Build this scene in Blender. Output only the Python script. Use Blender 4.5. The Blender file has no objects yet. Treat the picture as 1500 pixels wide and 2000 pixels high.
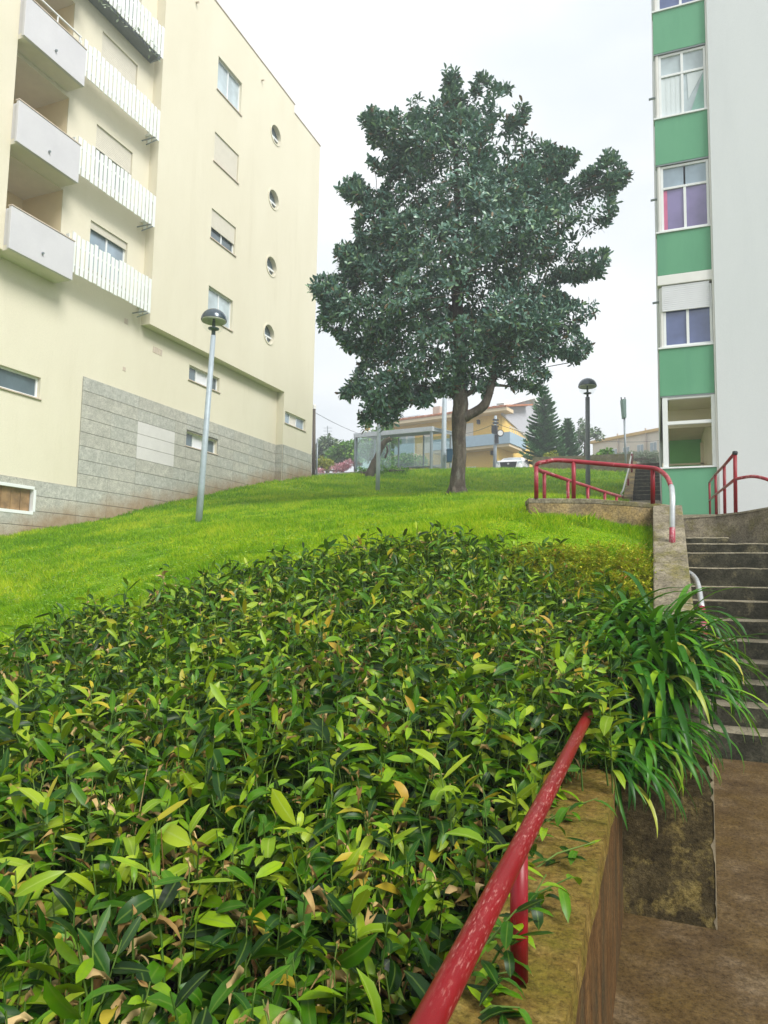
import bpy, math, random
import numpy as np
from mathutils import Vector, Matrix
random.seed(7); rng = np.random.default_rng(7)
sc = bpy.context.scene
COL = sc.collection

# ------------------------------------------------------------------ camera
F = 1350.0; TH = math.radians(21.6); PI_ = math.atan(125/1350); RO = .018
c_, s_ = math.cos(TH), math.sin(TH)
FH = np.array([-s_, c_, 0]); RT = np.array([c_, s_, 0]); ZA = np.array([0, 0, 1.])
f0 = FH*math.cos(PI_)+ZA*math.sin(PI_); u0 = -FH*math.sin(PI_)+ZA*math.cos(PI_)
r_ = RT*math.cos(RO)+u0*math.sin(RO); up_ = u0*math.cos(RO)-RT*math.sin(RO)
cam = bpy.data.cameras.new('camera'); camo = bpy.data.objects.new('camera', cam); COL.objects.link(camo)
cam.sensor_fit = 'HORIZONTAL'; cam.sensor_width = 36; cam.lens = 36*F/1500
cam.clip_start = .05; cam.clip_end = 3000
camo.matrix_world = Matrix(((r_[0], up_[0], -f0[0], 0), (r_[1], up_[1], -f0[1], 0), (r_[2], up_[2], -f0[2], 0), (0, 0, 0, 1)))
sc.camera = camo

# ------------------------------------------------------------------ sky, sun, exposure
SUN = Vector((.62, -.30, .72)).normalized()
w = bpy.data.worlds.new('World'); sc.world = w; w.use_nodes = True
nt = w.node_tree; nt.nodes.clear()
N = lambda t: nt.nodes.new(t)
out = N('ShaderNodeOutputWorld'); bg = N('ShaderNodeBackground'); sky = N('ShaderNodeTexSky')
sky.sky_type = 'NISHITA'; sky.sun_disc = False
sky.sun_elevation = math.asin(SUN.z); sky.sun_rotation = math.atan2(SUN.x, SUN.y)
tc = N('ShaderNodeTexCoord'); nz = N('ShaderNodeTexNoise'); nz.inputs['Scale'].default_value = 1.6; nz.inputs['Detail'].default_value = 4
mp = N('ShaderNodeMapping'); mp.inputs['Scale'].default_value = (1, 1, 2.4)
nt.links.new(tc.outputs['Generated'], mp.inputs[0]); nt.links.new(mp.outputs[0], nz.inputs['Vector'])
rp = N('ShaderNodeValToRGB')
rp.color_ramp.elements[0].position = .36; rp.color_ramp.elements[0].color = (.70, .755, .785, 1)
rp.color_ramp.elements[1].position = .62; rp.color_ramp.elements[1].color = (.97, .985, .985, 1)
nt.links.new(nz.outputs['Fac'], rp.inputs[0])
sc_ = N('ShaderNodeVectorMath'); sc_.operation = 'SCALE'; sc_.inputs['Scale'].default_value = 4.5
nt.links.new(rp.outputs[0], sc_.inputs[0])
mx = N('ShaderNodeMix'); mx.data_type = 'RGBA'; mx.inputs[0].default_value = .93
nt.links.new(sky.outputs[0], mx.inputs[6]); nt.links.new(sc_.outputs[0], mx.inputs[7])
nt.links.new(mx.outputs[2], bg.inputs[0]); bg.inputs[1].default_value = .1
nt.links.new(bg.outputs[0], out.inputs[0])
sl = bpy.data.lights.new('sun', 'SUN'); so = bpy.data.objects.new('sun', sl); COL.objects.link(so)
sl.energy = 1.5; sl.angle = math.radians(24); sl.color = (1, .98, .94)
so.rotation_euler = SUN.to_track_quat('Z', 'Y').to_euler()
vs = sc.view_settings; vs.view_transform = 'Standard'; vs.look = 'None'; vs.gamma = 1; vs.exposure = 1.54
vs.use_curve_mapping = False

# ------------------------------------------------------------------ picture -> place helpers
def ray(x, y): return f0+r_*(x-750)/F-up_*(y-1000)/F
def au(x, y, u): k = ray(x, y); return k*u/k[0]
def av(x, y, v): k = ray(x, y); return k*v/k[1]
def az(x, y, z): k = ray(x, y); return k*z/k[2]
def ad(x, y, d): return ray(x, y)*d
def depth(p): return float(np.dot(p, f0))
def proj(p):
    p = np.asarray(p); d = p@f0
    return 750+F*(p@r_)/d, 1000-F*(p@up_)/d, d
def hw(x, d, z=0): return RT*x+FH*d+ZA*z

# ------------------------------------------------------------------ materials
def nodes(name):
    m = bpy.data.materials.new(name); m.use_nodes = True
    t = m.node_tree; b = t.nodes['Principled BSDF']
    return m, t, b
def rgba(c): return (c[0], c[1], c[2], 1)
def noise_node(t, scale, detail=5, stretch=(1, 1, 1), rough=.6, seed=0):
    tc = t.nodes.new('ShaderNodeTexCoord'); mp = t.nodes.new('ShaderNodeMapping'); n = t.nodes.new('ShaderNodeTexNoise')
    mp.inputs['Scale'].default_value = stretch; mp.inputs['Location'].default_value = (seed*3.7, seed*1.3, seed*2.1)
    n.inputs['Scale'].default_value = scale; n.inputs['Detail'].default_value = detail; n.inputs['Roughness'].default_value = rough
    t.links.new(tc.outputs['Object'], mp.inputs[0]); t.links.new(mp.outputs[0], n.inputs['Vector'])
    return n.outputs['Fac']
def ramp(t, fac, stops):
    r = t.nodes.new('ShaderNodeValToRGB'); e = r.color_ramp.elements
    while len(e) < len(stops): e.new(.5)
    for k, (p, c) in enumerate(stops):
        e[k].position = p; e[k].color = rgba(c) if len(c) == 3 else c
    t.links.new(fac, r.inputs[0]); return r.outputs[0]
def mixc(t, fac, a, b):
    m = t.nodes.new('ShaderNodeMix'); m.data_type = 'RGBA'
    for s, v in ((m.inputs[0], fac), (m.inputs[6], a), (m.inputs[7], b)):
        if hasattr(v, 'links'): t.links.new(v, s)
        elif isinstance(v, (int, float)): s.default_value = v
        else: s.default_value = rgba(v)
    return m.outputs[2]
def bump(t, b, h, strength, dist=.01):
    n = t.nodes.new('ShaderNodeBump'); n.inputs['Strength'].default_value = strength; n.inputs['Distance'].default_value = dist
    t.links.new(h, n.inputs['Height']); t.links.new(n.outputs[0], b.inputs['Normal'])
def plain(name, col, rough=.6, metal=0, var=.12, scale=3, stretch=(1, 1, 1), bmp=.0, bscale=60, spec=.4):
    m, t, b = nodes(name)
    n = noise_node(t, scale, 6, stretch)
    d = tuple(x*(1-var) for x in col); l = tuple(min(1, x*(1+var)) for x in col)
    t.links.new(ramp(t, n, [(.3, d), (.7, l)]), b.inputs['Base Color'])
    b.inputs['Roughness'].default_value = rough; b.inputs['Metallic'].default_value = metal
    b.inputs['Specular IOR Level'].default_value = spec
    if bmp: bump(t, b, noise_node(t, bscale, 4), bmp)
    return m
def stained(name, stops, scale, stops2=None, scale2=9, stretch=(1, 1, 1), stretch2=(1, 1, 1), fac2=(.45, .62), rough=.85, bmp=.35, bscale=45, seed=0, dist=.01, grain=55, gfac=1.0):
    """base mottling (stops) with a second layer of patches (moss, lichen, rust) where its own noise passes fac2"""
    m, t, b = nodes(name)
    col = ramp(t, noise_node(t, scale, 8, stretch, .65, seed), stops)
    if stops2:
        msk = ramp(t, noise_node(t, scale2, 8, stretch2, .7, seed+3), [(fac2[0], (0, 0, 0)), (fac2[1], (1, 1, 1))])
        c2 = ramp(t, noise_node(t, scale2*4, 5, stretch2, .6, seed+5), stops2)
        col = mixc(t, msk, col, c2)
    g = ramp(t, noise_node(t, grain, 3, (1, 1, 1), .8, seed+7), [(.33, (.5, .49, .47)), (.5, (1, 1, 1)), (.68, (1.42, 1.4, 1.34))])
    mg = t.nodes.new('ShaderNodeMix'); mg.data_type = 'RGBA'; mg.blend_type = 'MULTIPLY'; mg.inputs[0].default_value = gfac; t.links.new(col, mg.inputs[6]); t.links.new(g, mg.inputs[7]); col = mg.outputs[2]
    t.links.new(col, b.inputs['Base Color']); b.inputs['Roughness'].default_value = rough
    b.inputs['Specular IOR Level'].default_value = .12
    bump(t, b, noise_node(t, bscale, 6, stretch, .7, seed), bmp, dist)
    return m
def _tip(t, x):
    r = t.nodes.new('ShaderNodeMapRange'); r.inputs['From Min'].default_value = 1.36; r.inputs['From Max'].default_value = 1.42; t.links.new(x, r.inputs['Value']); return r.outputs['Result']
def leafmat(name, stops, rough=.38, trans=.25, tcol=(.2, .4, .03), spec=.4, nscale=9, rib=None, nam=.5):
    m, t, b = nodes(name)
    g = t.nodes.new('ShaderNodeNewGeometry'); oi = t.nodes.new('ShaderNodeObjectInfo')
    a = t.nodes.new('ShaderNodeMath'); a.operation = 'ADD'; fr = t.nodes.new('ShaderNodeMath'); fr.operation = 'FRACT'
    t.links.new(g.outputs['Random Per Island'], a.inputs[0]); t.links.new(oi.outputs['Random'], a.inputs[1]); t.links.new(a.outputs[0], fr.inputs[0])
    n = noise_node(t, nscale, 3 if nam < 1 else 9, rough=.6 if nam < 1 else .72)
    mm = t.nodes.new('ShaderNodeMath'); mm.operation = 'MULTIPLY_ADD'; mm.inputs[1].default_value = nam; mm.inputs[2].default_value = -nam/2
    t.links.new(n, mm.inputs[0])
    ad_ = t.nodes.new('ShaderNodeMath'); ad_.operation = 'ADD'; ad_.use_clamp = True
    t.links.new(fr.outputs[0], ad_.inputs[0]); t.links.new(mm.outputs[0], ad_.inputs[1])
    col = ramp(t, ad_.outputs[0], stops)
    if rib:
        at = t.nodes.new('ShaderNodeAttribute'); at.attribute_name = 'rib'
        col = mixc(t, ramp(t, at.outputs['Fac'], [(.0, (.55, .55, .55)), (.16, (0, 0, 0))]), col, rib)
        a2 = t.nodes.new('ShaderNodeAttribute'); a2.attribute_name = 'along'
        m1 = t.nodes.new('ShaderNodeMath'); m1.operation = 'MULTIPLY'; m1.inputs[1].default_value = 7.3; t.links.new(fr.outputs[0], m1.inputs[0])
        m2 = t.nodes.new('ShaderNodeMath'); m2.operation = 'FRACT'; t.links.new(m1.outputs[0], m2.inputs[0])
        m3 = t.nodes.new('ShaderNodeMath'); m3.operation = 'MULTIPLY_ADD'; m3.inputs[1].default_value = .42; t.links.new(m2.outputs[0], m3.inputs[0]); t.links.new(a2.outputs['Fac'], m3.inputs[2])
        m4 = t.nodes.new('ShaderNodeMath'); m4.operation = 'MULTIPLY_ADD'; m4.inputs[1].default_value = .14; t.links.new(n, m4.inputs[0]); t.links.new(m3.outputs[0], m4.inputs[2])
        col = mixc(t, ramp(t, m4.outputs[0], [(.0, (0, 0, 0)), (.5, (0, 0, 0)), (.53, (1, 1, 1))]) if False else _tip(t, m4.outputs[0]), col, (.34, .20, .07))
    t.links.new(col, b.inputs['Base Color']); b.inputs['Roughness'].default_value = rough; b.inputs['Specular IOR Level'].default_value = spec
    if trans:
        tr = t.nodes.new('ShaderNodeBsdfTranslucent'); ms = t.nodes.new('ShaderNodeMixShader'); ms.inputs[0].default_value = trans
        t.links.new(mixc(t, .5, col, tcol), tr.inputs[0]); o = t.nodes['Material Output']
        t.links.new(b.outputs[0], ms.inputs[1]); t.links.new(tr.outputs[0], ms.inputs[2]); t.links.new(ms.outputs[0], o.inputs[0])
    return m
def glassmat(name, tint=(.9, .95, .95), rough=.02, refl=.12):
    m, t, b = nodes(name); o = t.nodes['Material Output']
    tr = t.nodes.new('ShaderNodeBsdfTransparent'); tr.inputs[0].default_value = rgba(tint)
    gl = t.nodes.new('ShaderNodeBsdfGlossy'); gl.inputs['Roughness'].default_value = rough
    ms = t.nodes.new('ShaderNodeMixShader'); ms.inputs[0].default_value = refl
    t.links.new(tr.outputs[0], ms.inputs[1]); t.links.new(gl.outputs[0], ms.inputs[2]); t.links.new(ms.outputs[0], o.inputs[0])
    return m

M = {}
M['cream'] = stained('cream_render', [(.3, (.68, .63, .49)), (.7, (.74, .695, .555))], .5, [(.3, (.61, .56, .42)), (.7, (.68, .63, .49))], 1.1, (1, 1, .35), (1, 1, .12), (.55, .8), .9, .12, 90, gfac=.12)
M['cream_in'] = plain('loggia_render', (.80, .68, .44), .9, var=.06, scale=1)
M['soffit'] = plain('soffit_paint', (.70, .66, .56), .9, var=.05)
M['lilac'] = stained('balcony_paint', [(.3, (.57, .56, .585)), (.7, (.63, .62, .64))], 1.2, None, bmp=.1, rough=.8, gfac=.1)
M['picket'] = plain('picket_paint', (.80, .83, .80), .55, var=.05)
M['stone_a'] = stained('stone_cladding', [(.3, (.38, .385, .345)), (.5, (.46, .46, .42)), (.7, (.54, .53, .48))], 2.2, [(.3, (.31, .315, .28)), (.7, (.41, .41, .37))], 7, rough=.7, bmp=.1, grain=24, gfac=.5)
M['stone_b'] = stained('stone_cladding_warm', [(.3, (.40, .395, .35)), (.5, (.48, .47, .42)), (.7, (.55, .54, .48))], 2.6, [(.3, (.33, .33, .29)), (.7, (.43, .42, .38))], 6, rough=.7, bmp=.1, seed=4)
def soil_line(m):
    t = m.node_tree; b = t.nodes['Principled BSDF']; src = b.inputs['Base Color'].links[0].from_socket
    tc = t.nodes.new('ShaderNodeTexCoord'); sx = t.nodes.new('ShaderNodeSeparateXYZ'); t.links.new(tc.outputs['Object'], sx.inputs[0])
    a = t.nodes.new('ShaderNodeMath'); a.operation = 'MULTIPLY_ADD'; a.inputs[1].default_value = -.245; a.inputs[2].default_value = 12.3*.245-.77; t.links.new(sx.outputs['Y'], a.inputs[0])
    h = t.nodes.new('ShaderNodeMath'); h.operation = 'ADD'; t.links.new(a.outputs[0], h.inputs[0]); t.links.new(sx.outputs['Z'], h.inputs[1])
    k = t.nodes.new('ShaderNodeMath'); k.operation = 'MULTIPLY_ADD'; k.inputs[1].default_value = 1.1; t.links.new(noise_node(t, 1.7, 7, (1, 1, .6), .65, 11), k.inputs[0]); t.links.new(h.outputs[0], k.inputs[2])
    r = t.nodes.new('ShaderNodeMapRange'); r.inputs['From Min'].default_value = .55; r.inputs['From Max'].default_value = 1.15; r.inputs['To Min'].default_value = .85; r.inputs['To Max'].default_value = 0; t.links.new(k.outputs[0], r.inputs['Value'])
    t.links.new(mixc(t, r.outputs[0], src, ramp(t, noise_node(t, 6, 4, seed=4), [(.3, (.27, .17, .09)), (.7, (.38, .27, .17))])), b.inputs['Base Color'])
soil_line(M['stone_a']); soil_line(M['stone_b'])
M['stone_new'] = plain('pale_new_stone', (.64, .62, .60), .7, var=.05)
M['stone_low'] = stained('stone_cladding_soiled', [(.3, (.34, .30, .25)), (.5, (.42, .37, .30)), (.7, (.48, .44, .37))], 1.6, [(.3, (.42, .25, .12)), (.7, (.5, .33, .19))], 2.2, stretch2=(1, 1, .8), fac2=(.42, .6), rough=.8, bmp=.1, seed=2)
M['joint'] = plain('stone_joint', (.22, .21, .185), .95)
M['frame'] = plain('white_frame', (.78, .80, .80), .4, var=.03)
M['shutter'] = plain('roller_shutter', (.66, .62, .52), .6, var=.05, scale=6)
M['shutter_w'] = plain('white_roller_shutter', (.72, .73, .76), .5, var=.04)
M['sill'] = plain('stone_sill', (.55, .46, .38), .7, var=.1)
def pane(name, col, rough=.06):
    m, t, b = nodes(name)
    t.links.new(ramp(t, noise_node(t, 1.3, 3), [(.35, tuple(x*.8 for x in col)), (.65, tuple(x*1.2 for x in col))]), b.inputs['Base Color'])
    b.inputs['Roughness'].default_value = rough; b.inputs['Specular IOR Level'].default_value = .8
    return m
M['pane_dark'] = pane('dark_window_glass', (.10, .14, .16))
M['pane_light'] = pane('curtained_window_glass', (.45, .53, .56))
M['pane_blue'] = pane('blue_window_glass', (.10, .13, .27), .03)
M['pane_violet'] = pane('violet_window_glass', (.19, .16, .32), .03)
M['pane_grey'] = pane('grey_blue_window_glass', (.28, .36, .43), .03)
M['pink'] = plain('pink_curtain', (.55, .16, .28), .9)
M['lace'] = plain('lace_curtain', (.66, .72, .74), .9, var=.06, scale=20, stretch=(6, 6, .3))
M['teal'] = plain('green_interior', (.25, .45, .38), .8)
M['green'] = stained('green_render', [(.3, (.12, .335, .195)), (.7, (.15, .385, .23))], .9, [(.3, (.10, .29, .175)), (.7, (.12, .32, .195))], 2, (1, 1, .4), (1, 1, .15), (.5, .8), .85, .12, 80, gfac=.1)
M['green2'] = plain('green_lobby_panel', (.20, .55, .19), .85, var=.05)
M['white'] = stained('white_render', [(.3, (.60, .63, .64)), (.7, (.65, .675, .68))], .35, [(.3, (.54, .57, .58)), (.7, (.60, .625, .63))], .9, (1, 1, .4), (1, 1, .1), (.5, .85), .9, .1, 90, gfac=.08)
M['rust'] = plain('rusty_board', (.27, .17, .08), .9, var=.35, scale=5)
M['beige'] = plain('lobby_plaster', (.70, .62, .46), .9, var=.06, scale=2)
CON = [(.28, (.10, .085, .06)), (.5, (.20, .175, .125)), (.72, (.34, .30, .22))]
M['concrete'] = stained('weathered_concrete', CON, 5, [(.3, (.10, .10, .035)), (.7, (.2, .17, .06))], 4, fac2=(.48, .64), bmp=.6)
M['cap'] = stained('mossy_wall_top', [(.25, (.07, .040, .008)), (.45, (.155, .097, .022)), (.6, (.23, .155, .042)), (.8, (.38, .29, .12))], 11, [(.3, (.10, .085, .010)), (.7, (.19, .15, .025))], 5, fac2=(.42, .62), bmp=.9, bscale=70, seed=1)
M['wallface'] = stained('dripping_wall_face', [(.3, (.045, .021, .007)), (.5, (.10, .052, .018)), (.7, (.17, .095, .036))], 9, [(.3, (.03, .025, .015)), (.7, (.07, .06, .03))], 6, (1, 1, .3), (1, 1, .3), (.46, .66), .9, .4, 40, 2)
M['pier'] = stained('lichen_pier', [(.3, (.042, .032, .016)), (.5, (.085, .066, .031)), (.7, (.16, .125, .06))], 8, [(.3, (.19, .14, .04)), (.7, (.34, .27, .10))], 7, fac2=(.5, .62), bmp=1, bscale=90, seed=6)
M['bare'] = plain('bare_cement_edge', (.30, .25, .16), .9, var=.4, scale=14, bmp=.4)
M['floor'] = stained('stained_path_concrete', [(.3, (.045, .027, .011)), (.5, (.10, .066, .032)), (.72, (.19, .14, .085))], 4.2, [(.3, (.065, .038, .010)), (.7, (.13, .085, .028))], 1.8, (1, 1, 1), (1, 1, 1), (.4, .66), .75, .5, 60, 8)
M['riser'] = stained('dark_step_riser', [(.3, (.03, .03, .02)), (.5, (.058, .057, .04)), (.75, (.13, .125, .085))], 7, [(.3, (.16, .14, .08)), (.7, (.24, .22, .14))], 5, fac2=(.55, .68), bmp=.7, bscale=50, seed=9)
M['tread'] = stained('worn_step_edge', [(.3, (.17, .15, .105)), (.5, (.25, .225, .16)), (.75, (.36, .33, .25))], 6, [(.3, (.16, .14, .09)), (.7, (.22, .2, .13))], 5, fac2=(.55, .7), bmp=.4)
M['ochre'] = stained('ochre_stained_concrete', [(.3, (.10, .075, .045)), (.5, (.19, .145, .085)), (.7, (.31, .25, .155))], 5, [(.3, (.34, .24, .09)), (.7, (.46, .34, .15))], 2.6, fac2=(.42, .6), bmp=.5, seed=3)
def redpaint(name, red, worn, amount, stretch):
    m, t, b = nodes(name)
    base = ramp(t, noise_node(t, 6, 4), [(.3, tuple(x*.7 for x in red)), (.7, red)])
    k = ramp(t, noise_node(t, 16, 9, stretch, .72), [(amount, (0, 0, 0)), (amount+.10, (1, 1, 1))])
    k2 = ramp(t, noise_node(t, 3.0, 3, (1, 1, 1), .5, 5), [(.42, (0, 0, 0)), (.62, (.85, .85, .85))])
    mm = t.nodes.new('ShaderNodeMath'); mm.operation = 'MULTIPLY'; t.links.new(k, mm.inputs[0]); t.links.new(k2, mm.inputs[1])
    t.links.new(mixc(t, mm.outputs[0], base, worn), b.inputs['Base Color']); b.inputs['Roughness'].default_value = .36; b.inputs['Specular IOR Level'].default_value = .3
    bump(t, b, k, -.25, .003)
    return m
M['red'] = redpaint('worn_red_paint', (.20, .003, .006), (.44, .20, .17), .535, (14, 2.2, 14))
M['redpost'] = redpaint('dark_red_paint', (.26, .008, .014), (.4, .12, .1), .58, (2, 2, .5))
M['redrail'] = redpaint('faded_red_paint', (.34, .03, .045), (.52, .3, .28), .52, (1, 1, 1))
M['galv'] = plain('galvanised_steel', (.55, .57, .58), .38, .55, .15, 12)
M['pinkfade'] = redpaint('faded_pink_paint', (.36, .035, .06), (.52, .42, .42), .46, (1, 1, .6))
M['lamppost'] = plain('lamp_post_grey', (.36, .42, .46), .5, .1, .12, 6)
M['lampdark'] = plain('lamp_post_dark_grey', (.16, .18, .19), .5, .1, .12, 6)
M['dome'] = plain('lamp_dome_enamel', (.05, .075, .095), .22, .2, .2, 5, spec=.7)
M['reflector'] = plain('lamp_reflector', (.62, .64, .52), .4, 0, .06)
M['black'] = plain('black_plastic', (.025, .027, .03), .45)
M['globe'] = glassmat('clear_globe', (.97, .98, .975), .02, .05)
M['glass'] = glassmat('shelter_glass', (.84, .92, .90), .03, .13)
M['steel'] = plain('shelter_steel', (.27, .31, .33), .45, .3, .1)
M['soil'] = stained('dark_soil', [(.3, (.010, .008, .004)), (.7, (.028, .021, .012))], 14, bmp=1, bscale=30)
M['lawn'] = stained('lawn_ground', [(.3, (.08, .18, .004)), (.5, (.13, .26, .005)), (.72, (.20, .32, .008))], 1.1, [(.3, (.14, .24, .01)), (.7, (.24, .30, .02))], .9, fac2=(.5, .72), bmp=.6, bscale=30, dist=.03)
M['ground'] = stained('rough_ground', [(.3, (.07, .09, .03)), (.7, (.14, .15, .06))], .6, bmp=.3)
M['asphalt'] = stained('asphalt', [(.3, (.045, .045, .047)), (.7, (.07, .07, .07))], 3, bmp=.3)
M['kerb'] = plain('kerb_concrete', (.26, .25, .22), .9, var=.2, scale=4, bmp=.3)
M['yellow'] = stained('yellow_house_render', [(.3, (.86, .58, .16)), (.7, (.88, .62, .20))], .5, None, bmp=.05)
M['eave'] = plain('eave_plaster', (.75, .60, .40), .9, var=.04)
M['tile'] = stained('roof_tiles', [(.3, (.42, .15, .07)), (.7, (.56, .25, .13))], 5, bmp=.3)
M['bluebalc'] = plain('grey_blue_balcony', (.36, .48, .58), .8, var=.06)
M['greygable'] = plain('grey_gable', (.52, .52, .56), .85, var=.04)
M['wht'] = plain('white_paint', (.78, .77, .74), .7, var=.05)
M['blinds'] = plain('pale_shutter', (.76, .72, .66), .6, var=.05, scale=8)
M['longwall'] = plain('pale_long_house', (.72, .66, .58), .85, var=.05)
M['ochretrim'] = plain('ochre_trim', (.66, .45, .17), .8, var=.08)
M['bark'] = stained('tree_bark', [(.3, (.045, .036, .028)), (.5, (.10, .083, .066)), (.72, (.20, .17, .14))], 9, [(.3, (.16, .16, .14)), (.7, (.25, .25, .22))], 5, (1, 1, .35), (1, 1, .6), (.54, .68), .95, .9, 30, dist=.03)
M['deadwood'] = stained('dead_wood', [(.3, (.06, .05, .04)), (.7, (.16, .14, .11))], 6, None, stretch=(1, 1, .4), bmp=.7)
M['pole'] = stained('wooden_pole', [(.3, (.09, .075, .06)), (.7, (.18, .15, .125))], 5, None, stretch=(1, 1, .1), bmp=.4)
M['bin'] = plain('dark_blue_bin', (.012, .065, .12), .4, var=.1)
M['carwhite'] = plain('white_car_paint', (.80, .81, .82), .18, 0, .02, spec=.6)
M['carglass'] = pane('car_glass', (.34, .38, .40), .05)
M['signgreen'] = plain('sign_back', (.20, .30, .27), .5)
M['magnolia'] = leafmat('magnolia_leaf', [(.0, (.06, .140, .122)), (.5, (.105, .205, .16)), (.85, (.16, .285, .185)), (1, (.25, .38, .19))], .32, .12, (.08, .22, .03), .5, 1.2)
M['magbrown'] = leafmat('magnolia_leaf_underside', [(.0, (.10, .075, .045)), (1, (.20, .14, .075))], .6, .1, (.2, .15, .03))
M['hedge'] = leafmat('hedge_leaf', [(.0, (.003, .018, .001)), (.38, (.013, .064, .002)), (.68, (.058, .17, .003)), (1, (.23, .36, .008))], .38, .15, (.26, .42, .008), .24, 14, (.14, .22, .03))
M['hedgelight'] = leafmat('young_hedge_leaf', [(.0, (.14, .26, .006)), (1, (.33, .42, .02))], .4, .22, (.34, .5, .01), .3, 14, (.36, .46, .10))
M['hedgeyellow'] = leafmat('yellowed_leaf', [(.0, (.30, .30, .012)), (.6, (.46, .37, .02)), (1, (.42, .25, .03))], .45, .25, (.5, .42, .02), .4, 22)
M['hedgedry'] = leafmat('dried_leaf', [(.0, (.14, .075, .02)), (.5, (.34, .22, .075)), (1, (.56, .42, .20))], .8, .12, (.4, .25, .08), .2, 22)
M['stem'] = leafmat('green_stem', [(.0, (.05, .12, .012)), (1, (.14, .22, .04))], .5, 0)
M['agap'] = leafmat('strap_leaf', [(.0, (.009, .058, .003)), (.5, (.03, .135, .005)), (.85, (.085, .24, .007)), (1, (.22, .36, .015))], .36, .16, (.18, .42, .006), .2, 5)
M['agapyel'] = leafmat('yellowed_strap_leaf', [(.0, (.26, .34, .03)), (1, (.4, .38, .05))], .4, .2, (.4, .42, .03))
M['grass'] = leafmat('grass_blade', [(.0, (.085, .235, .003)), (.35, (.19, .38, .004)), (.7, (.33, .53, .006)), (1, (.54, .58, .03))], .55, .4, (.36, .62, .004), .12, .5, nam=4.2)
M['weed'] = leafmat('yellow_green_weed', [(.0, (.20, .32, .008)), (.5, (.40, .46, .014)), (.85, (.52, .46, .025)), (1, (.36, .14, .03))], .5, .25, (.34, .34, .01), .3, 3)
M['pine'] = leafmat('pine_needle', [(.0, (.05, .15, .05)), (.6, (.10, .26, .09)), (1, (.2, .38, .15))], .5, .1, (.08, .2, .04), .3, 1)
M['bgtree'] = leafmat('shrub_leaf', [(.0, (.06, .18, .015)), (.5, (.13, .32, .025)), (1, (.27, .46, .045))], .5, .2, (.15, .35, .02), .3, .5)
M['bgdark'] = leafmat('far_tree_leaf', [(.0, (.07, .14, .06)), (.5, (.13, .22, .09)), (1, (.25, .32, .15))], .5, .15, (.1, .2, .05), .3, .5)
M['bgyellow'] = leafmat('yellow_shrub_leaf', [(.0, (.20, .27, .015)), (1, (.42, .42, .03))], .5, .2, (.4, .45, .02), .3, .5)
M['greyleaf'] = leafmat('grey_shrub_leaf', [(.0, (.16, .22, .14)), (1, (.34, .40, .28))], .6, .15, (.2, .26, .15), .3, .5)
M['blossom'] = leafmat('pink_blossom', [(.0, (.42, .08, .15)), (.4, (.72, .36, .42)), (1, (.85, .70, .70))], .7, .2, (.7, .4, .45), .2, 1)
M['fleck'] = leafmat('pale_clover_flower', [(.0, (.5, .56, .36)), (1, (.66, .68, .56))], .6, .2, (.6, .65, .4), .2)
M['clover'] = leafmat('clover_leaf', [(.0, (.12, .30, .02)), (1, (.34, .52, .08))], .5, .25, (.3, .55, .03), .2, 3)

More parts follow.
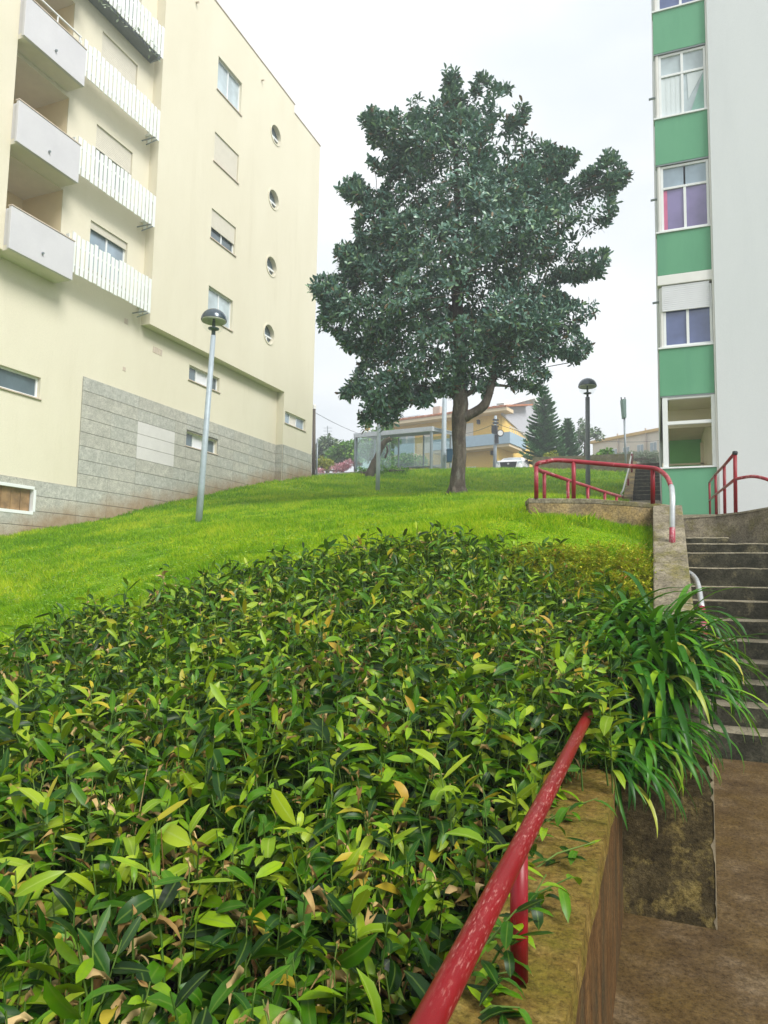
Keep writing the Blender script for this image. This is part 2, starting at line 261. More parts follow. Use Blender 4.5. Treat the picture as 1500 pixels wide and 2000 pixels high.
# ------------------------------------------------------------------ mesh helpers
WL = {}
class MB:
    def __init__(s): s.v = []; s.f = []; s.mi = []
    def add(s, vs, fs, mi=0):
        k = len(s.v); s.v += [tuple(map(float, p)) for p in vs]; s.f += [tuple(k+i for i in f) for f in fs]; s.mi += [mi]*len(fs); return s
    def quad(s, a, b, c, d, mi=0): return s.add([a, b, c, d], [(0, 1, 2, 3)], mi)
    def box(s, x0, x1, y0, y1, z0, z1, mi=0):
        return s.hexa([(x0, y0, z0), (x1, y0, z0), (x1, y1, z0), (x0, y1, z0), (x0, y0, z1), (x1, y0, z1), (x1, y1, z1), (x0, y1, z1)], mi)
    def hexa(s, p, mi=0):
        return s.add(p, [(3, 2, 1, 0), (4, 5, 6, 7), (0, 1, 5, 4), (1, 2, 6, 5), (2, 3, 7, 6), (3, 0, 4, 7)], mi)
    def prism(s, bot, top, mi=0):
        n = len(bot)
        return s.add(list(bot)+list(top), [tuple(range(n-1, -1, -1)), tuple(range(n, 2*n))]+[(i, (i+1) % n, n+(i+1) % n, n+i) for i in range(n)], mi)
    def bar(s, a, b, wx, wz, mi=0, upv=(0, 0, 1)):
        a = Vector(a); b = Vector(b); d = (b-a).normalized(); sx = d.cross(Vector(upv))
        if sx.length < 1e-4: sx = Vector((1, 0, 0))
        sx.normalize(); sz = sx.cross(d).normalized(); sx = sx*wx/2; sz = sz*wz/2
        return s.hexa([a-sx-sz, a+sx-sz, b+sx-sz, b-sx-sz, a-sx+sz, a+sx+sz, b+sx+sz, b-sx+sz], mi)
    def tube(s, pts, rad, seg=8, mi=0, cap=True):
        pts = [Vector(p) for p in pts]; n = len(pts)
        rs = [rad]*n if isinstance(rad, (int, float)) else list(rad)
        t0 = (pts[1]-pts[0]).normalized(); a = t0.orthogonal().normalized(); k = len(s.v)
        for i, p in enumerate(pts):
            t = (pts[min(i+1, n-1)]-pts[max(i-1, 0)]).normalized()
            a = (a-t*a.dot(t)).normalized(); b = t.cross(a)
            for j in range(seg):
                an = 2*math.pi*j/seg; s.v.append(tuple(p+(a*math.cos(an)+b*math.sin(an))*rs[i]))
        for i in range(n-1):
            for j in range(seg):
                s.f.append((k+i*seg+j, k+i*seg+(j+1) % seg, k+(i+1)*seg+(j+1) % seg, k+(i+1)*seg+j)); s.mi.append(mi)
        if cap:
            s.f.append(tuple(k+j for j in range(seg-1, -1, -1))); s.f.append(tuple(k+(n-1)*seg+j for j in range(seg))); s.mi += [mi, mi]
        return s
    def lathe(s, prof, cx=0, cy=0, seg=20, mi=0):
        k = len(s.v)
        for r, z in prof:
            for j in range(seg):
                an = 2*math.pi*j/seg; s.v.append((cx+r*math.cos(an), cy+r*math.sin(an), z))
        for i in range(len(prof)-1):
            for j in range(seg):
                s.f.append((k+i*seg+j, k+i*seg+(j+1) % seg, k+(i+1)*seg+(j+1) % seg, k+(i+1)*seg+j)); s.mi.append(mi)
        return s
    def build(s, name, mats, parent=None, smooth=False, bevel=0, label=None, kind=None):
        me = bpy.data.meshes.new(name); me.from_pydata(s.v, [], s.f)
        mats = mats if isinstance(mats, (list, tuple)) else [mats]
        for m in mats: me.materials.append(M[m] if isinstance(m, str) else m)
        if len(mats) > 1: me.polygons.foreach_set('material_index', s.mi)
        if smooth: me.polygons.foreach_set('use_smooth', [True]*len(me.polygons))
        me.update(); o = bpy.data.objects.new(name, me); link(o, parent)
        if bevel:
            md = o.modifiers.new('bevel', 'BEVEL'); md.width = bevel; md.segments = 2; md.limit_method = 'ANGLE'; md.angle_limit = .7
        if label: o['label'] = label
        if kind: o['kind'] = kind
        return o
def link(o, parent=None):
    COL.objects.link(o)
    if parent is not None:
        o.parent = parent; o.location = -WL[parent.name]; WL[o.name] = Vector((0, 0, 0))
    else: WL[o.name] = Vector(o.location)
    return o
def thing(name, label, cat, loc=(0, 0, 0), group=None):
    o = bpy.data.objects.new(name, None); o.location = Vector([float(a) for a in loc]); o.empty_display_size = .2
    COL.objects.link(o); WL[o.name] = Vector(o.location); o['label'] = label; o['category'] = cat
    if group: o['group'] = group
    return o
def tag(o, label, cat, group=None, kind=None):
    o['label'] = label; o['category'] = cat
    if group: o['group'] = group
    if kind: o['kind'] = kind
    return o
def struct(o, label=None):
    o['kind'] = 'structure'
    if label: o['label'] = label
    return o
def inst(name, me, parent, loc):
    """another object on the same mesh, world position loc"""
    o = bpy.data.objects.new(name, me); COL.objects.link(o); o.parent = parent
    o.location = Vector([float(a) for a in loc])-WL[parent.name]; WL[o.name] = Vector((0, 0, 0)); return o
def fast(name, V, T, mats, mi=None, parent=None, smooth=False, kind=None):
    """triangle mesh from arrays V (n,3), T (m,3)"""
    me = bpy.data.meshes.new(name); V = np.ascontiguousarray(V, np.float32); T = np.ascontiguousarray(T, np.int32)
    me.vertices.add(len(V)); me.vertices.foreach_set('co', V.ravel())
    me.loops.add(T.size); me.loops.foreach_set('vertex_index', T.ravel())
    me.polygons.add(len(T)); me.polygons.foreach_set('loop_start', np.arange(0, T.size, 3, dtype=np.int32)); me.polygons.foreach_set('loop_total', np.full(len(T), 3, np.int32))
    for m in mats: me.materials.append(M[m])
    if mi is not None: me.polygons.foreach_set('material_index', np.ascontiguousarray(mi, np.int32))
    if smooth: me.polygons.foreach_set('use_smooth', np.ones(len(T), bool))
    me.update(calc_edges=True); o = bpy.data.objects.new(name, me); link(o, parent)
    if kind: o['kind'] = kind
    return o

# flat wall with rectangular and round openings; the plane is u = const (axis 'u', facing +u) or v = const (facing -v)
def P3(axis, k, a, z, dep=0):
    return (k-dep, a, z) if axis == 'u' else (a, k+dep, z)
def wall_holes(mb, axis, k, a0, a1, z0, z1, holes, reveal=.14, mi=0):
    A = sorted({a0, a1, *[h[0] for h in holes], *[h[1] for h in holes]}); Zs = sorted({z0, z1, *[h[2] for h in holes], *[h[3] for h in holes]})
    A = [a for a in A if a0-1e-6 <= a <= a1+1e-6]; Zs = [z for z in Zs if z0-1e-6 <= z <= z1+1e-6]
    for i in range(len(A)-1):
        for j in range(len(Zs)-1):
            ca, cz = (A[i]+A[i+1])/2, (Zs[j]+Zs[j+1])/2
            if any(h[0] < ca < h[1] and h[2] < cz < h[3] for h in holes): continue
            mb.quad(P3(axis, k, A[i], Zs[j]), P3(axis, k, A[i+1], Zs[j]), P3(axis, k, A[i+1], Zs[j+1]), P3(axis, k, A[i], Zs[j+1]), mi)
    for h in holes:
        b0, b1, y0, y1 = h[:4]; rv = h[5] if len(h) > 5 else reveal
        if len(h) > 4 and h[4] == 'round':
            ca, cz, r = (b0+b1)/2, (y0+y1)/2, (b1-b0)/2; n = 32
            sq = []
            for q in range(n):
                an = 2*math.pi*q/n; cx, sx = math.cos(an), math.sin(an); m = max(abs(cx), abs(sx))
                sq.append(((ca+r*cx/m, cz+r*sx/m), (ca+.93*r*cx, cz+.93*r*sx)))
            for q in range(n):
                (o1, i1), (o2, i2) = sq[q], sq[(q+1) % n]
                mb.quad(P3(axis, k, *o1), P3(axis, k, *o2), P3(axis, k, *i2), P3(axis, k, *i1), mi)
                mb.quad(P3(axis, k, *i1), P3(axis, k, *i2), P3(axis, k, *i2, rv), P3(axis, k, *i1, rv), mi)
            continue
        c = [(b0, y0), (b1, y0), (b1, y1), (b0, y1)]
        for q in range(4):
            p, p2 = c[q], c[(q+1) % 4]
            mb.quad(P3(axis, k, *p), P3(axis, k, *p2), P3(axis, k, *p2, rv), P3(axis, k, *p, rv), mi)
def fbox(mb, axis, k, a0, a1, z0, z1, d0, d1, mi=0):
    if axis == 'u': mb.box(k-d1, k-d0, a0, a1, z0, z1, mi)
    else: mb.box(a0, a1, k+d0, k+d1, z0, z1, mi)
def window(parent, axis, k, a0, a1, z0, z1, cols, dep=.10, rows=None, glass='pane_dark', shutter=0, shut_mat='shutter', fw=.05, sill=True, panes=None, half=False, framemat='frame', slat=.055):
    """window: frame part > pane sub-parts, roller_shutter part, sill; cols/rows are split fractions"""
    f = MB(); a0 += .004; a1 -= .004; z0 += .004; z1 -= .004
    for q in ((a0, a1, z0, z0+fw), (a0, a1, z1-fw, z1), (a0, a0+fw, z0+fw, z1-fw), (a1-fw, a1, z0+fw, z1-fw)): fbox(f, axis, k, *q, dep, dep+.06)
    for c in cols: m = a0+(a1-a0)*c; fbox(f, axis, k, m-fw*.55, m+fw*.55, z0+fw, (z0+(z1-z0)*rows[0]-fw*.5) if half else z1-fw, dep+.002, dep+.058)
    rows = rows or []
    for c in rows: m = z0+(z1-z0)*c; fbox(f, axis, k, a0+fw, a1-fw, m-fw*.5, m+fw*.5, dep-.004, dep+.054)
    wn = f.build('window', framemat, parent)
    ca = [0]+list(cols)+[1]; cr = [0]+list(rows)+[1]; idx = 0
    for j in range(len(cr)-1):
        for i in range(len(ca)-1):
            g = MB(); fbox(g, axis, k, a0+(a1-a0)*ca[i]+fw*.4, a0+(a1-a0)*ca[i+1]-fw*.4, z0+(z1-z0)*cr[j]+fw*.4, z0+(z1-z0)*cr[j+1]-fw*.4, dep+.035, dep+.05)
            g.build('pane', (panes[idx] if panes else glass), wn); idx += 1
    if shutter > 0:
        sh = MB(); zb = z1-(z1-z0)*shutter; z = z1
        while z > zb+.01:
            h = min(slat, z-zb); fbox(sh, axis, k, a0+.012, a1-.012, z-h+.006, z, dep-.055, dep-.025); fbox(sh, axis, k, a0+.012, a1-.012, z-h, z-h+.006, dep-.045, dep-.03); z -= h
        fbox(sh, axis, k, a0+.012, a1-.012, zb-.03, zb, dep-.06, dep-.022)
        sh.build('roller_shutter', shut_mat, wn)
    if sill:
        sm = MB(); fbox(sm, axis, k, a0-.05, a1+.05, z0-.045, z0-.005, -.045, dep); sm.build('sill', 'sill', wn, bevel=.006)
    return wn

# ------------------------------------------------------------------ terrain
cp = [au(0, 1050, -15), au(152, 1025, -15), au(269, 999, -15), au(390, 970, -15), au(550, 936, -15), au(605, 931, -15)]
cp += [ad(388, 1020, 15.5), ad(738, 958, 28), ad(893, 968, 18), ad(1148, 972, 28), ad(1285, 1035, 6.9), ad(1040, 1002, 6.7), ad(620, 929, 39), ad(740, 922, 41), ad(860, 918, 41), ad(1040, 918, 39), ad(1200, 926, 37.5),
       ad(0, 1200, 8), ad(400, 1090, 8.5), ad(800, 1040, 8), (-.3, 5.2, -.15), (-3, 3.5, -.95), (-8, 3.0, -1.15), (-15, 3, -1.35), (-17, 45, 7.1), (0, 44, 6.7), (.2, 10, .8), (-.9, 20, 2.15)]
cp = np.array([np.asarray(p, float) for p in cp])
def tps(cp, lam=.02):
    n = len(cp); d = np.linalg.norm(cp[:, None, :2]-cp[None, :, :2], axis=2)
    K = np.where(d > 0, d*d*np.log(d+1e-9), 0)+lam*np.eye(n); Pm = np.c_[np.ones(n), cp[:, :2]]
    A = np.block([[K, Pm], [Pm.T, np.zeros((3, 3))]]); sol = np.linalg.solve(A, np.r_[cp[:, 2], 0, 0, 0])
    def f(u, v):
        u = np.asarray(u, float); v = np.asarray(v, float); q = np.stack([u.ravel(), v.ravel()], 1)
        dd = np.linalg.norm(q[:, None]-cp[None, :, :2], axis=2); K = np.where(dd > 0, dd*dd*np.log(dd+1e-9), 0)
        return (K@sol[:n]+sol[n]+q@sol[n+1:]).reshape(u.shape)
    return f
lawn_z = tps(cp)
def sheet(name, us, vs, zf, mat):
    U, V = np.meshgrid(us, vs); Z = zf(U, V); nu, nv = len(us), len(vs)
    pts = np.stack([U.ravel(), V.ravel(), Z.ravel()], 1)
    i = (np.arange(nv-1)[:, None]*nu+np.arange(nu-1)[None]).ravel()
    T = np.concatenate([np.stack([i, i+1, i+nu+1], 1), np.stack([i, i+nu+1, i+nu], 1)])
    return fast(name, pts, T, [mat], smooth=True)
GP = np.array([(-900, -2.6), (-10, -2.4), (2, -2.2), (8, -.9), (16, .6), (29, 2.6), (41, 5.0), (46, 6.0), (62, 8.6), (90, 10.2), (160, 10.5), (1500, -30)])
g_z = lambda U, V: np.interp(V, GP[:, 0], GP[:, 1])-1.6*((U > -1)&(V < 40))-.12*np.clip((np.abs(U)-40)/60, 0, 6)
struct(sheet('ground', np.r_[-900, -300, -80, -60, -40, -20, -10, -1.2, -.9, 10, 20, 40, 60, 300, 900], np.r_[-900, -200, -10, 2, 8, 16, 29, 41, 46, 54, 62, 75, 90, 120, 160, 400, 1500], g_z, 'ground'))
def lawn_surf(U, V):
    z = lawn_z(U, V); ed = np.clip((V-38.5)/3, 0, 1); return z-.0*ed
lawn_us = np.r_[np.linspace(-15.6, -1, 45), np.linspace(-.8, .02, 5)]
def right_edge(v): return np.where(v < 7.1, 0.0, np.where(v < 9.4, -1.1+(v-6.6)*.27, -.86))
vsl = np.linspace(2.8, 40.8, 96)
Ug = np.linspace(0, 1, 56)
def lawn_mesh():
    pts = []
    for v in vsl:
        r = float(right_edge(v)) if v > 4.3 else -.45; u = -15.6+(r+15.6)*Ug; z = lawn_z(u, np.full_like(u, v)); pts.append(np.stack([u, np.full_like(u, v), z], 1))
    pts = np.concatenate(pts); nu = len(Ug); nv = len(vsl)
    i = (np.arange(nv-1)[:, None]*nu+np.arange(nu-1)[None]).ravel()
    return fast('lawn', pts, np.concatenate([np.stack([i, i+1, i+nu+1], 1), np.stack([i, i+nu+1, i+nu], 1)]), ['lawn'], smooth=True)
struct(lawn_mesh(), 'bright green sloping lawn between the two apartment blocks')

# planting bed: height of the leaf tops, and soil under it
bp = np.array([ad(400, 1990, 1.2), ad(700, 1500, 2.2), ad(300, 1350, 3.0), ad(0, 1240, 4.3), ad(250, 1160, 5.0), ad(500, 1090, 5.8), ad(870, 1040, 6.2), ad(1100, 1072, 6.0), ad(1200, 1165, 4.8), ad(1000, 1350, 2.9), ad(60, 1600, 2.0), ad(1060, 1480, 2.5), ad(930, 1800, 1.75), (-1, .2, -.95), (-4, 1.0, -.9), (-.45, 0, -.95)])
top_z = tps(bp, .08)
BH = .42
def soil_z(u, v): return top_z(u, v)-BH
bed_poly = [(-.43, -.8), (-4.6, -.8), (-4.6, 2.3), (-3.75, 3.25), (-3.5, 3.95), (-3.05, 4.9), (-1.85, 5.9), (-.85, 6.05), (-.2, 5.1), (-.14, 3.8), (-.39, 2.85)]
def inpoly(px, py, poly):
    px = np.asarray(px); py = np.asarray(py); c = np.zeros(px.shape, bool); n = len(poly)
    for i in range(n):
        x1, y1 = poly[i]; x2, y2 = poly[(i+1) % n]
        if y1 == y2: continue
        k = ((y1 > py) != (y2 > py)) & (px < (x2-x1)*(py-y1)/(y2-y1)+x1); c ^= k
    return c
def bed_soil():
    us = np.linspace(-5, -.02, 40); vs = np.linspace(-.9, 6.4, 50)
    return sheet('planting_bed_soil', us, vs, lambda U, V: np.where(inpoly(U, V, bed_poly), np.minimum(soil_z(U, V), np.where(U > -.42, -.9+.38*np.clip(V-2.7, 0, 9), 9)), np.where((U > -.44) & (V < 3.75), -2.5, np.minimum(lawn_z(U, V)-.12, soil_z(U, V)))), 'soil')
struct(bed_soil(), 'dark soil of the planting bed under the leaves')

# ------------------------------------------------------------------ path, walls, stairs
pm = MB(); U0, U1 = -.19, 4.2
pm.quad((U0, -6, -1.6), (U1, -6, -1.6), (U1, 3.6, -1.6), (U0, 3.6, -1.6)); pm.quad((U0, 3.6, -1.6), (U1, 3.6, -1.6), (U1, 6.7, -1.45), (U0, 6.7, -1.45))
struct(pm.build('path', 'floor'), 'stained brown concrete path at the foot of the stairs')

fw = thing('planter_wall', 'low mossy concrete wall under the thick red handrail beside the path', 'wall', (-.27, .8, -1.6))
b = MB(); b.box(-.42, -.180, -3, 3.685, -1.75, -.875); b.build('wall_body', 'wallface', fw)
b = MB(); rr = random.Random(3); n = 56
top = []; 
for i in range(n+1):
    v = -3+5.87*i/n; top.append((v, -.167+rr.uniform(-.004, .004), -.816+rr.uniform(-.0025, .0025)))
for i in range(n):
    v0, e0, z0 = top[i]; v1, e1, z1 = top[i+1]
    b.hexa([(-.43, v0, -.873), (e0, v0, -.873), (e1, v1, -.873), (-.43, v1, -.873), (-.43, v0, z0), (e0-.006, v0, z0), (e1-.006, v1, z1), (-.43, v1, z1)])
b.build('wall_top', 'cap', fw)
b = MB(); b.box(-.42, -.183, 2.88, 3.685, -.872, -.835); b.build('wall_shoulder', 'cap', fw)

sw = thing('stair_wall', 'sloping concrete wall rising along the left side of the stairs, lichen spotted at its foot', 'wall', (.1, 3.7, -1.6))
b = MB()
prof = [(3.74, -1.75), (3.72, -.815), (3.80, -.80), (5.24, -.115), (6.9, .70), (7.13, .712), (7.13, -1.6)]
b.prism([(-.03, v, z) for v, z in prof][::-1], [(.222, v, z) for v, z in prof][::-1])
b.build('wall_body', 'concrete', sw, bevel=.012)
b = MB(); b.box(-.215, .226, 3.69, 3.735, -1.7, -.818); b.build('lichen_face', 'pier', sw, bevel=.01)
b = MB(); rr = random.Random(5); zz = np.linspace(-1.6, -.83, 40); wv = [.003+.010*max(0, rr.gauss(0, 1)*.35+.7*math.sin(q*.37+1)+.3*math.sin(q*1.1))*(1.8 if q > 24 else 1) for q in range(40)]
for q in range(39): b.hexa([(.2285-wv[q], 3.6868, zz[q]), (.2292, 3.6868, zz[q]), (.2292, 3.73, zz[q]), (.2285-wv[q], 3.73, zz[q]), (.2285-wv[q+1], 3.6868, zz[q+1]), (.2292, 3.6868, zz[q+1]), (.2292, 3.73, zz[q+1]), (.2285-wv[q+1], 3.73, zz[q+1])])
b.build('bare_edge', 'bare', sw)

st = bpy.data.objects.new('stairs', None); COL.objects.link(st); WL['stairs'] = Vector((0, 0, 0)); struct(st, 'dark weathered concrete stairs with pale worn edges rising beside the wall')
zs = [-1.235, -1.06, -.895, -.735, -.56, -.375, -.19, -.045, .165, .345, .46]
v0 = 6.52; tr = .268; zp = -1.45; rr = random.Random(11)
def step(mb, u0_, u1_, v, zb, zt, vb, skew=0):
    n = 14; d = .055
    # riser with ragged front edge
    us = [u0_+(u1_-u0_)*i/n for i in range(n+1)]; jz = [rr.uniform(-.005, .003) for _ in us]; jv = [rr.uniform(-.005, .005) for _ in us]
    for i in range(n):
        a, c = us[i], us[i+1]; va = v+skew*(a-u0_)+jv[i]; vc = v+skew*(c-u0_)+jv[i+1]; va0 = v+skew*(a-u0_)+.012; vc0 = v+skew*(c-u0_)+.012
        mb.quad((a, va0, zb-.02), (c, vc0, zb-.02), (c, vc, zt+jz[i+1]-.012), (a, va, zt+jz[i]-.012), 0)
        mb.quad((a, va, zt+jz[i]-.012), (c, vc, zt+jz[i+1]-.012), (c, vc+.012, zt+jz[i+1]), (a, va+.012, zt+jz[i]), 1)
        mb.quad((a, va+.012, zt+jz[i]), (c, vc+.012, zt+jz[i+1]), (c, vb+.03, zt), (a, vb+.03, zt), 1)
for i, z in enumerate(zs):
    v = v0+tr*i; u1 = 2.6
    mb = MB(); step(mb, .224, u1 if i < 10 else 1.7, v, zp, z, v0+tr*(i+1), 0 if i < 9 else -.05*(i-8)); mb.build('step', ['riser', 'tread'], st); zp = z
mb = MB(); step(mb, .224, .83, v0+tr*11+.06, zp, .555, v0+tr*11+1.0, -.06); mb.build('step', ['riser', 'tread'], st)
mb = MB(); mb.box(.22, 2.62, 6.7, 9.9, -1.7, -1.46); mb.build('stair_base', 'concrete', st)
mb = MB(); pts = [(.30, 9.86), (.73, 9.92), (1.0, 9.80), (1.30, 9.55), (1.62, 9.15), (1.9, 8.5), (2.05, 7.5), (2.1, 6.2)]
zt = [.83, .862, .88, .915, .955, .99, 1.02, 1.05]
cw = thing('curved_retaining_wall', 'curved grey concrete retaining wall at the head of the stairs below the red railing', 'wall', (1.2, 9.6, .5))
th = .2
offs = [(.33, 10.1), (.78, 10.15), (1.15, 10.02), (1.47, 9.72), (1.82, 9.27), (2.1, 8.58), (2.25, 7.5), (2.3, 6.2)]
for i in range(len(pts)-1):
    (a, b_), (c, d) = pts[i], pts[i+1]; (e, f), (g, h) = offs[i], offs[i+1]
    mb.hexa([(a, b_, -1.5), (c, d, -1.5), (g, h, -1.5), (e, f, -1.5), (a, b_, zt[i]), (c, d, zt[i+1]), (g, h, zt[i+1]), (e, f, zt[i])])
mb.build('wall_body', 'concrete', cw)
mb = MB()
for i in range(len(pts)-1):
    (a, b_), (c, d) = pts[i], pts[i+1]; (e, f), (g, h) = offs[i], offs[i+1]; q = .012
    mb.hexa([(a-.01, b_-q, zt[i]-.012), (c-.01, d-q, zt[i+1]-.012), (g, h, zt[i+1]-.012), (e, f, zt[i]-.012), (a-.01, b_-q, zt[i]+.012), (c-.01, d-q, zt[i+1]+.012), (g, h, zt[i+1]+.012), (e, f, zt[i]+.012)])
mb.build('wall_coping', 'tread', cw)
mb = MB(); mb.hexa([(.25, 10.1, -.5), (7, 10.1, -.5), (7, 17.88, -.5), (.25, 17.88, -.5), (.25, 10.1, .84), (7, 10.1, .84), (7, 17.88, 1.585), (.25, 17.88, 1.585)])
struct(mb.build('terrace', 'concrete'), 'concrete terrace in front of the white block')
mb = MB(); mb.hexa([(-.84, 9.2, -.5), (.245, 9.2, -.5), (.1, 25, -.5), (-.84, 25, -.5), (-.84, 9.2, .545), (.245, 9.2, .545), (.1, 25, 2.72), (-.84, 25, 2.72)])
struct(mb.build('footpath', 'concrete'), 'narrow concrete footpath climbing beside the lawn')
# landing wall (planter wedge) in front of the stair head
lw = thing('landing_wall', 'ochre stained concrete wall across the top of the lawn carrying the curved red railing', 'wall', (-.5, 6.8, .4))
b = MB(); pl = [(-1.13, 6.60), (-.55, 6.82), (.03, 7.06), (.222, 7.135), (.222, 9.3), (-.35, 9.25), (-1.2, 6.85)]
tz = [.765, .77, .735, .712, .70, .72, .765]
b.prism([(u, v, -.4) for u, v in pl], [(pl[i][0], pl[i][1], tz[i]-.05) for i in range(7)]); b.build('wall_body', 'ochre', lw)
b = MB(); pl2 = [(-1.134, 6.597), (-.55, 6.817), (.03, 7.057), (.226, 7.133), (.226, 9.3), (-.35, 9.26), (-1.21, 6.853)]
b.prism([(pl2[i][0], pl2[i][1], tz[i]-.05) for i in range(7)], [(pl2[i][0], pl2[i][1], tz[i]) for i in range(7)]); b.build('wall_coping', 'concrete', lw, bevel=.008)
# meter / cable box on the end of the landing wall
o = MB(); p = ad(1290, 1020, 6.85); o.box(p[0]-.028, p[0]+.02, p[1]-.05, p[1]+.02, p[2]-.14, p[2]+.075)
o.box(p[0]-.02, p[0]+.012, p[1]-.056, p[1]-.05, p[2]-.11, p[2]+.05); o.tube([(p[0], p[1]-.01, p[2]-.14), (p[0]-.005, p[1]-.01, p[2]-.3)], .008, 6)
tag(o.build('cable_box', 'black', bevel=.006), 'small black box fixed at the end of the ochre concrete wall', 'cable box')

# far flight of steps beside the lawn
fs = bpy.data.objects.new('far_stairs', None); COL.objects.link(fs); WL['far_stairs'] = Vector((0, 0, 0)); struct(fs, 'distant flight of dark steps beyond the landing')
A_ = ad(1237, 978, 25.5); B_ = ad(1243, 909, 31)
nst = 10
for i in range(nst):
    mb = MB(); t = i/nst; v = A_[1]+(B_[1]-A_[1])*t; v2 = A_[1]+(B_[1]-A_[1])*(i+1)/nst; zb = A_[2]+(B_[2]-A_[2])*t; z2 = A_[2]+(B_[2]-A_[2])*(i+1)/nst; u = A_[0]-.02
    step(mb, u, u+1.6, v, zb, z2, v2); mb.build('step', ['riser', 'tread'], fs)
mb = MB(); v_ = (A_[1], B_[1]); mb.prism([(A_[0]-.02, v_[0]-.5, A_[2]-2), (A_[0]-.02, v_[1]+1, A_[2]-2), (A_[0]-.02, v_[1]+1, B_[2]+.35), (A_[0]-.02, v_[0]-.5, A_[2]+.1)],
     [(A_[0]-.32, v_[0]-.5, A_[2]-2), (A_[0]-.32, v_[1]+1, A_[2]-2), (A_[0]-.32, v_[1]+1, B_[2]+.35), (A_[0]-.32, v_[0]-.5, A_[2]+.1)])
tag(mb.build('stair_side_wall', 'ochre'), 'ochre stained side wall left of the distant flight of steps', 'wall')
mb = MB(); mb.box(A_[0]-.02, A_[0]+5, B_[1]-.05, B_[1]+12, 1.5, B_[2]); struct(mb.build('upper_path', 'concrete'))
# retaining wall along the road at the crest
a = ad(1040, 908, 41); bq = ad(1238, 905, 38.5)
mb = MB(); c1 = ad(1040, 893, 41); c2 = ad(1238, 886, 38.5)
mb.hexa([(a[0], a[1], a[2]-1.2), (bq[0], bq[1], bq[2]-1.5), (bq[0], bq[1]+.3, bq[2]-1.5), (a[0], a[1]+.3, a[2]-1.2), (c1[0], c1[1], c1[2]), (c2[0], c2[1], c2[2]), (c2[0], c2[1]+.3, c2[2]), (c1[0], c1[1]+.3, c1[2])])
tag(mb.build('roadside_wall', 'concrete'), 'long low grey retaining wall along the road behind the lawn', 'wall')
# kerb along the crest, road and pavement behind
kp = [ad(x, y, d) for x, y, d in ((560, 931, 41), (690, 925.5, 42.2), (870, 919.5, 42.2), (1042, 916.5, 41.2))]
mb = MB()
for p, q in zip(kp[:-1], kp[1:]): mb.hexa([(p[0], p[1], p[2]-1), (q[0], q[1], q[2]-1), (q[0], q[1]+.25, q[2]-1), (p[0], p[1]+.25, p[2]-1), (p[0], p[1], p[2]+.13), (q[0], q[1], q[2]+.13), (q[0], q[1]+.25, q[2]+.13), (p[0], p[1]+.25, p[2]+.13)])
struct(mb.build('kerb', 'kerb'))
mb = MB(); L = hw(-16, 38); mb.quad((-34, 41.5, 6.85), (9, 41.5, 6.45), (9, 46.0, 6.75), (-34, 46.0, 7.1)); struct(mb.build('pavement', 'kerb'))
mb = MB(); mb.quad((-40, 46, 6.95), (14, 46, 6.6), (14, 54, 7.3), (-40, 54, 7.6)); struct(mb.build('road', 'asphalt'))

# ------------------------------------------------------------------ cream apartment building on the left
cb = thing('apartment_building', 'cream apartment block with round windows, picket balconies and a grey stone clad base', 'building', (-15, 20, 0))
uL, uB = -15.0, -14.65
LW = {'lw1': (19.28, 21.07, 6.67, 7.2), 'lw2': (19.25, 21.08, 4.345, 4.85), 'big': (9.6, 13.2, 4.47, 5.03), 'bas': (10.6, 13.19, 1.47, 2.08)}
BAY = [(14.58, 16.07, 14.3, 15.92), (14.57, 16.06, 11.42, 13.0), (14.56, 16.05, 8.62, 10.06), (14.6, 16.08, 17.1, 18.85)]
LV0, LV1 = 11.60, float((au(138, 168, uL)[1]+au(122, 380, uL)[1])/2)
LOG = [(LV0, LV1, z, z+2.62) for z in (7.78, 10.46, 13.3, 16.1)]
b = MB(); wall_holes(b, 'u', uL, 2, 25.25, -4, 20.75, [(*h, '', .16) for h in LW.values()]+[(*h, '', .16) for h in BAY]+[(*h, '', .02) for h in LOG])
b.build('wall', 'cream', cb)
b = MB(); b.box(-27, uL-1.6, 2, 27.8, -4, 20.7); b.build('wall_core', 'cream', cb)
b = MB(); b.box(-27, uB, 2, 11.56, 7.72, 20.76); b.build('wall', 'cream', cb)
WR = [(19.71, 21.25, 17.6, 18.9), (19.69, 21.23, 14.83, 15.95), (19.70, 21.23, 11.95, 13.05), (19.71, 21.22, 9.02, 10.18)]
PH = [(23.43, 24.25, z-.41, z+.41) for z in (18.43, 15.58, 12.68, 9.79)]
lr = (25.36, 27.19, 6.43, 6.95)
b = MB(); vE, vN = 27.86, 25.33
wall_holes(b, 'u', uB, 16.8, vN, 7.73, 20.79, [(*h, '', .14) for h in WR]+[(*h, 'round', .22) for h in PH])
wall_holes(b, 'u', uB, vN, vE, 7.73, 20.40, []); wall_holes(b, 'u', uB, 25.22, vE, -1, 7.73, [(*lr, '', .14)])
b.quad((uB, 16.8, 7.73), (uL-.01, 16.8, 7.73), (uL-.01, 16.8, 20.79), (uB, 16.8, 20.79)); b.quad((uB, 16.8, 7.73), (uB, 25.22, 7.73), (uL-.01, 25.22, 7.73), (uL-.01, 16.8, 7.73))
b.quad((uB, 25.22, -1), (uL-.01, 25.22, -1), (uL-.01, 25.22, 7.73), (uB, 25.22, 7.73)); b.quad((uB, vE, -1), (uB, vE, 20.4), (-27, vE, 20.4), (-27, vE, -1))
b.quad((uB, 16.8, 20.79), (uB, vN, 20.79), (-27, vN, 20.79), (-27, 16.8, 20.79)); b.quad((uB, vN, 20.4), (uB, vE, 20.4), (-27, vE, 20.4), (-27, vN, 20.4)); b.quad((uB, vN, 20.4), (-27, vN, 20.4), (-27, vN, 20.79), (uB, vN, 20.79))
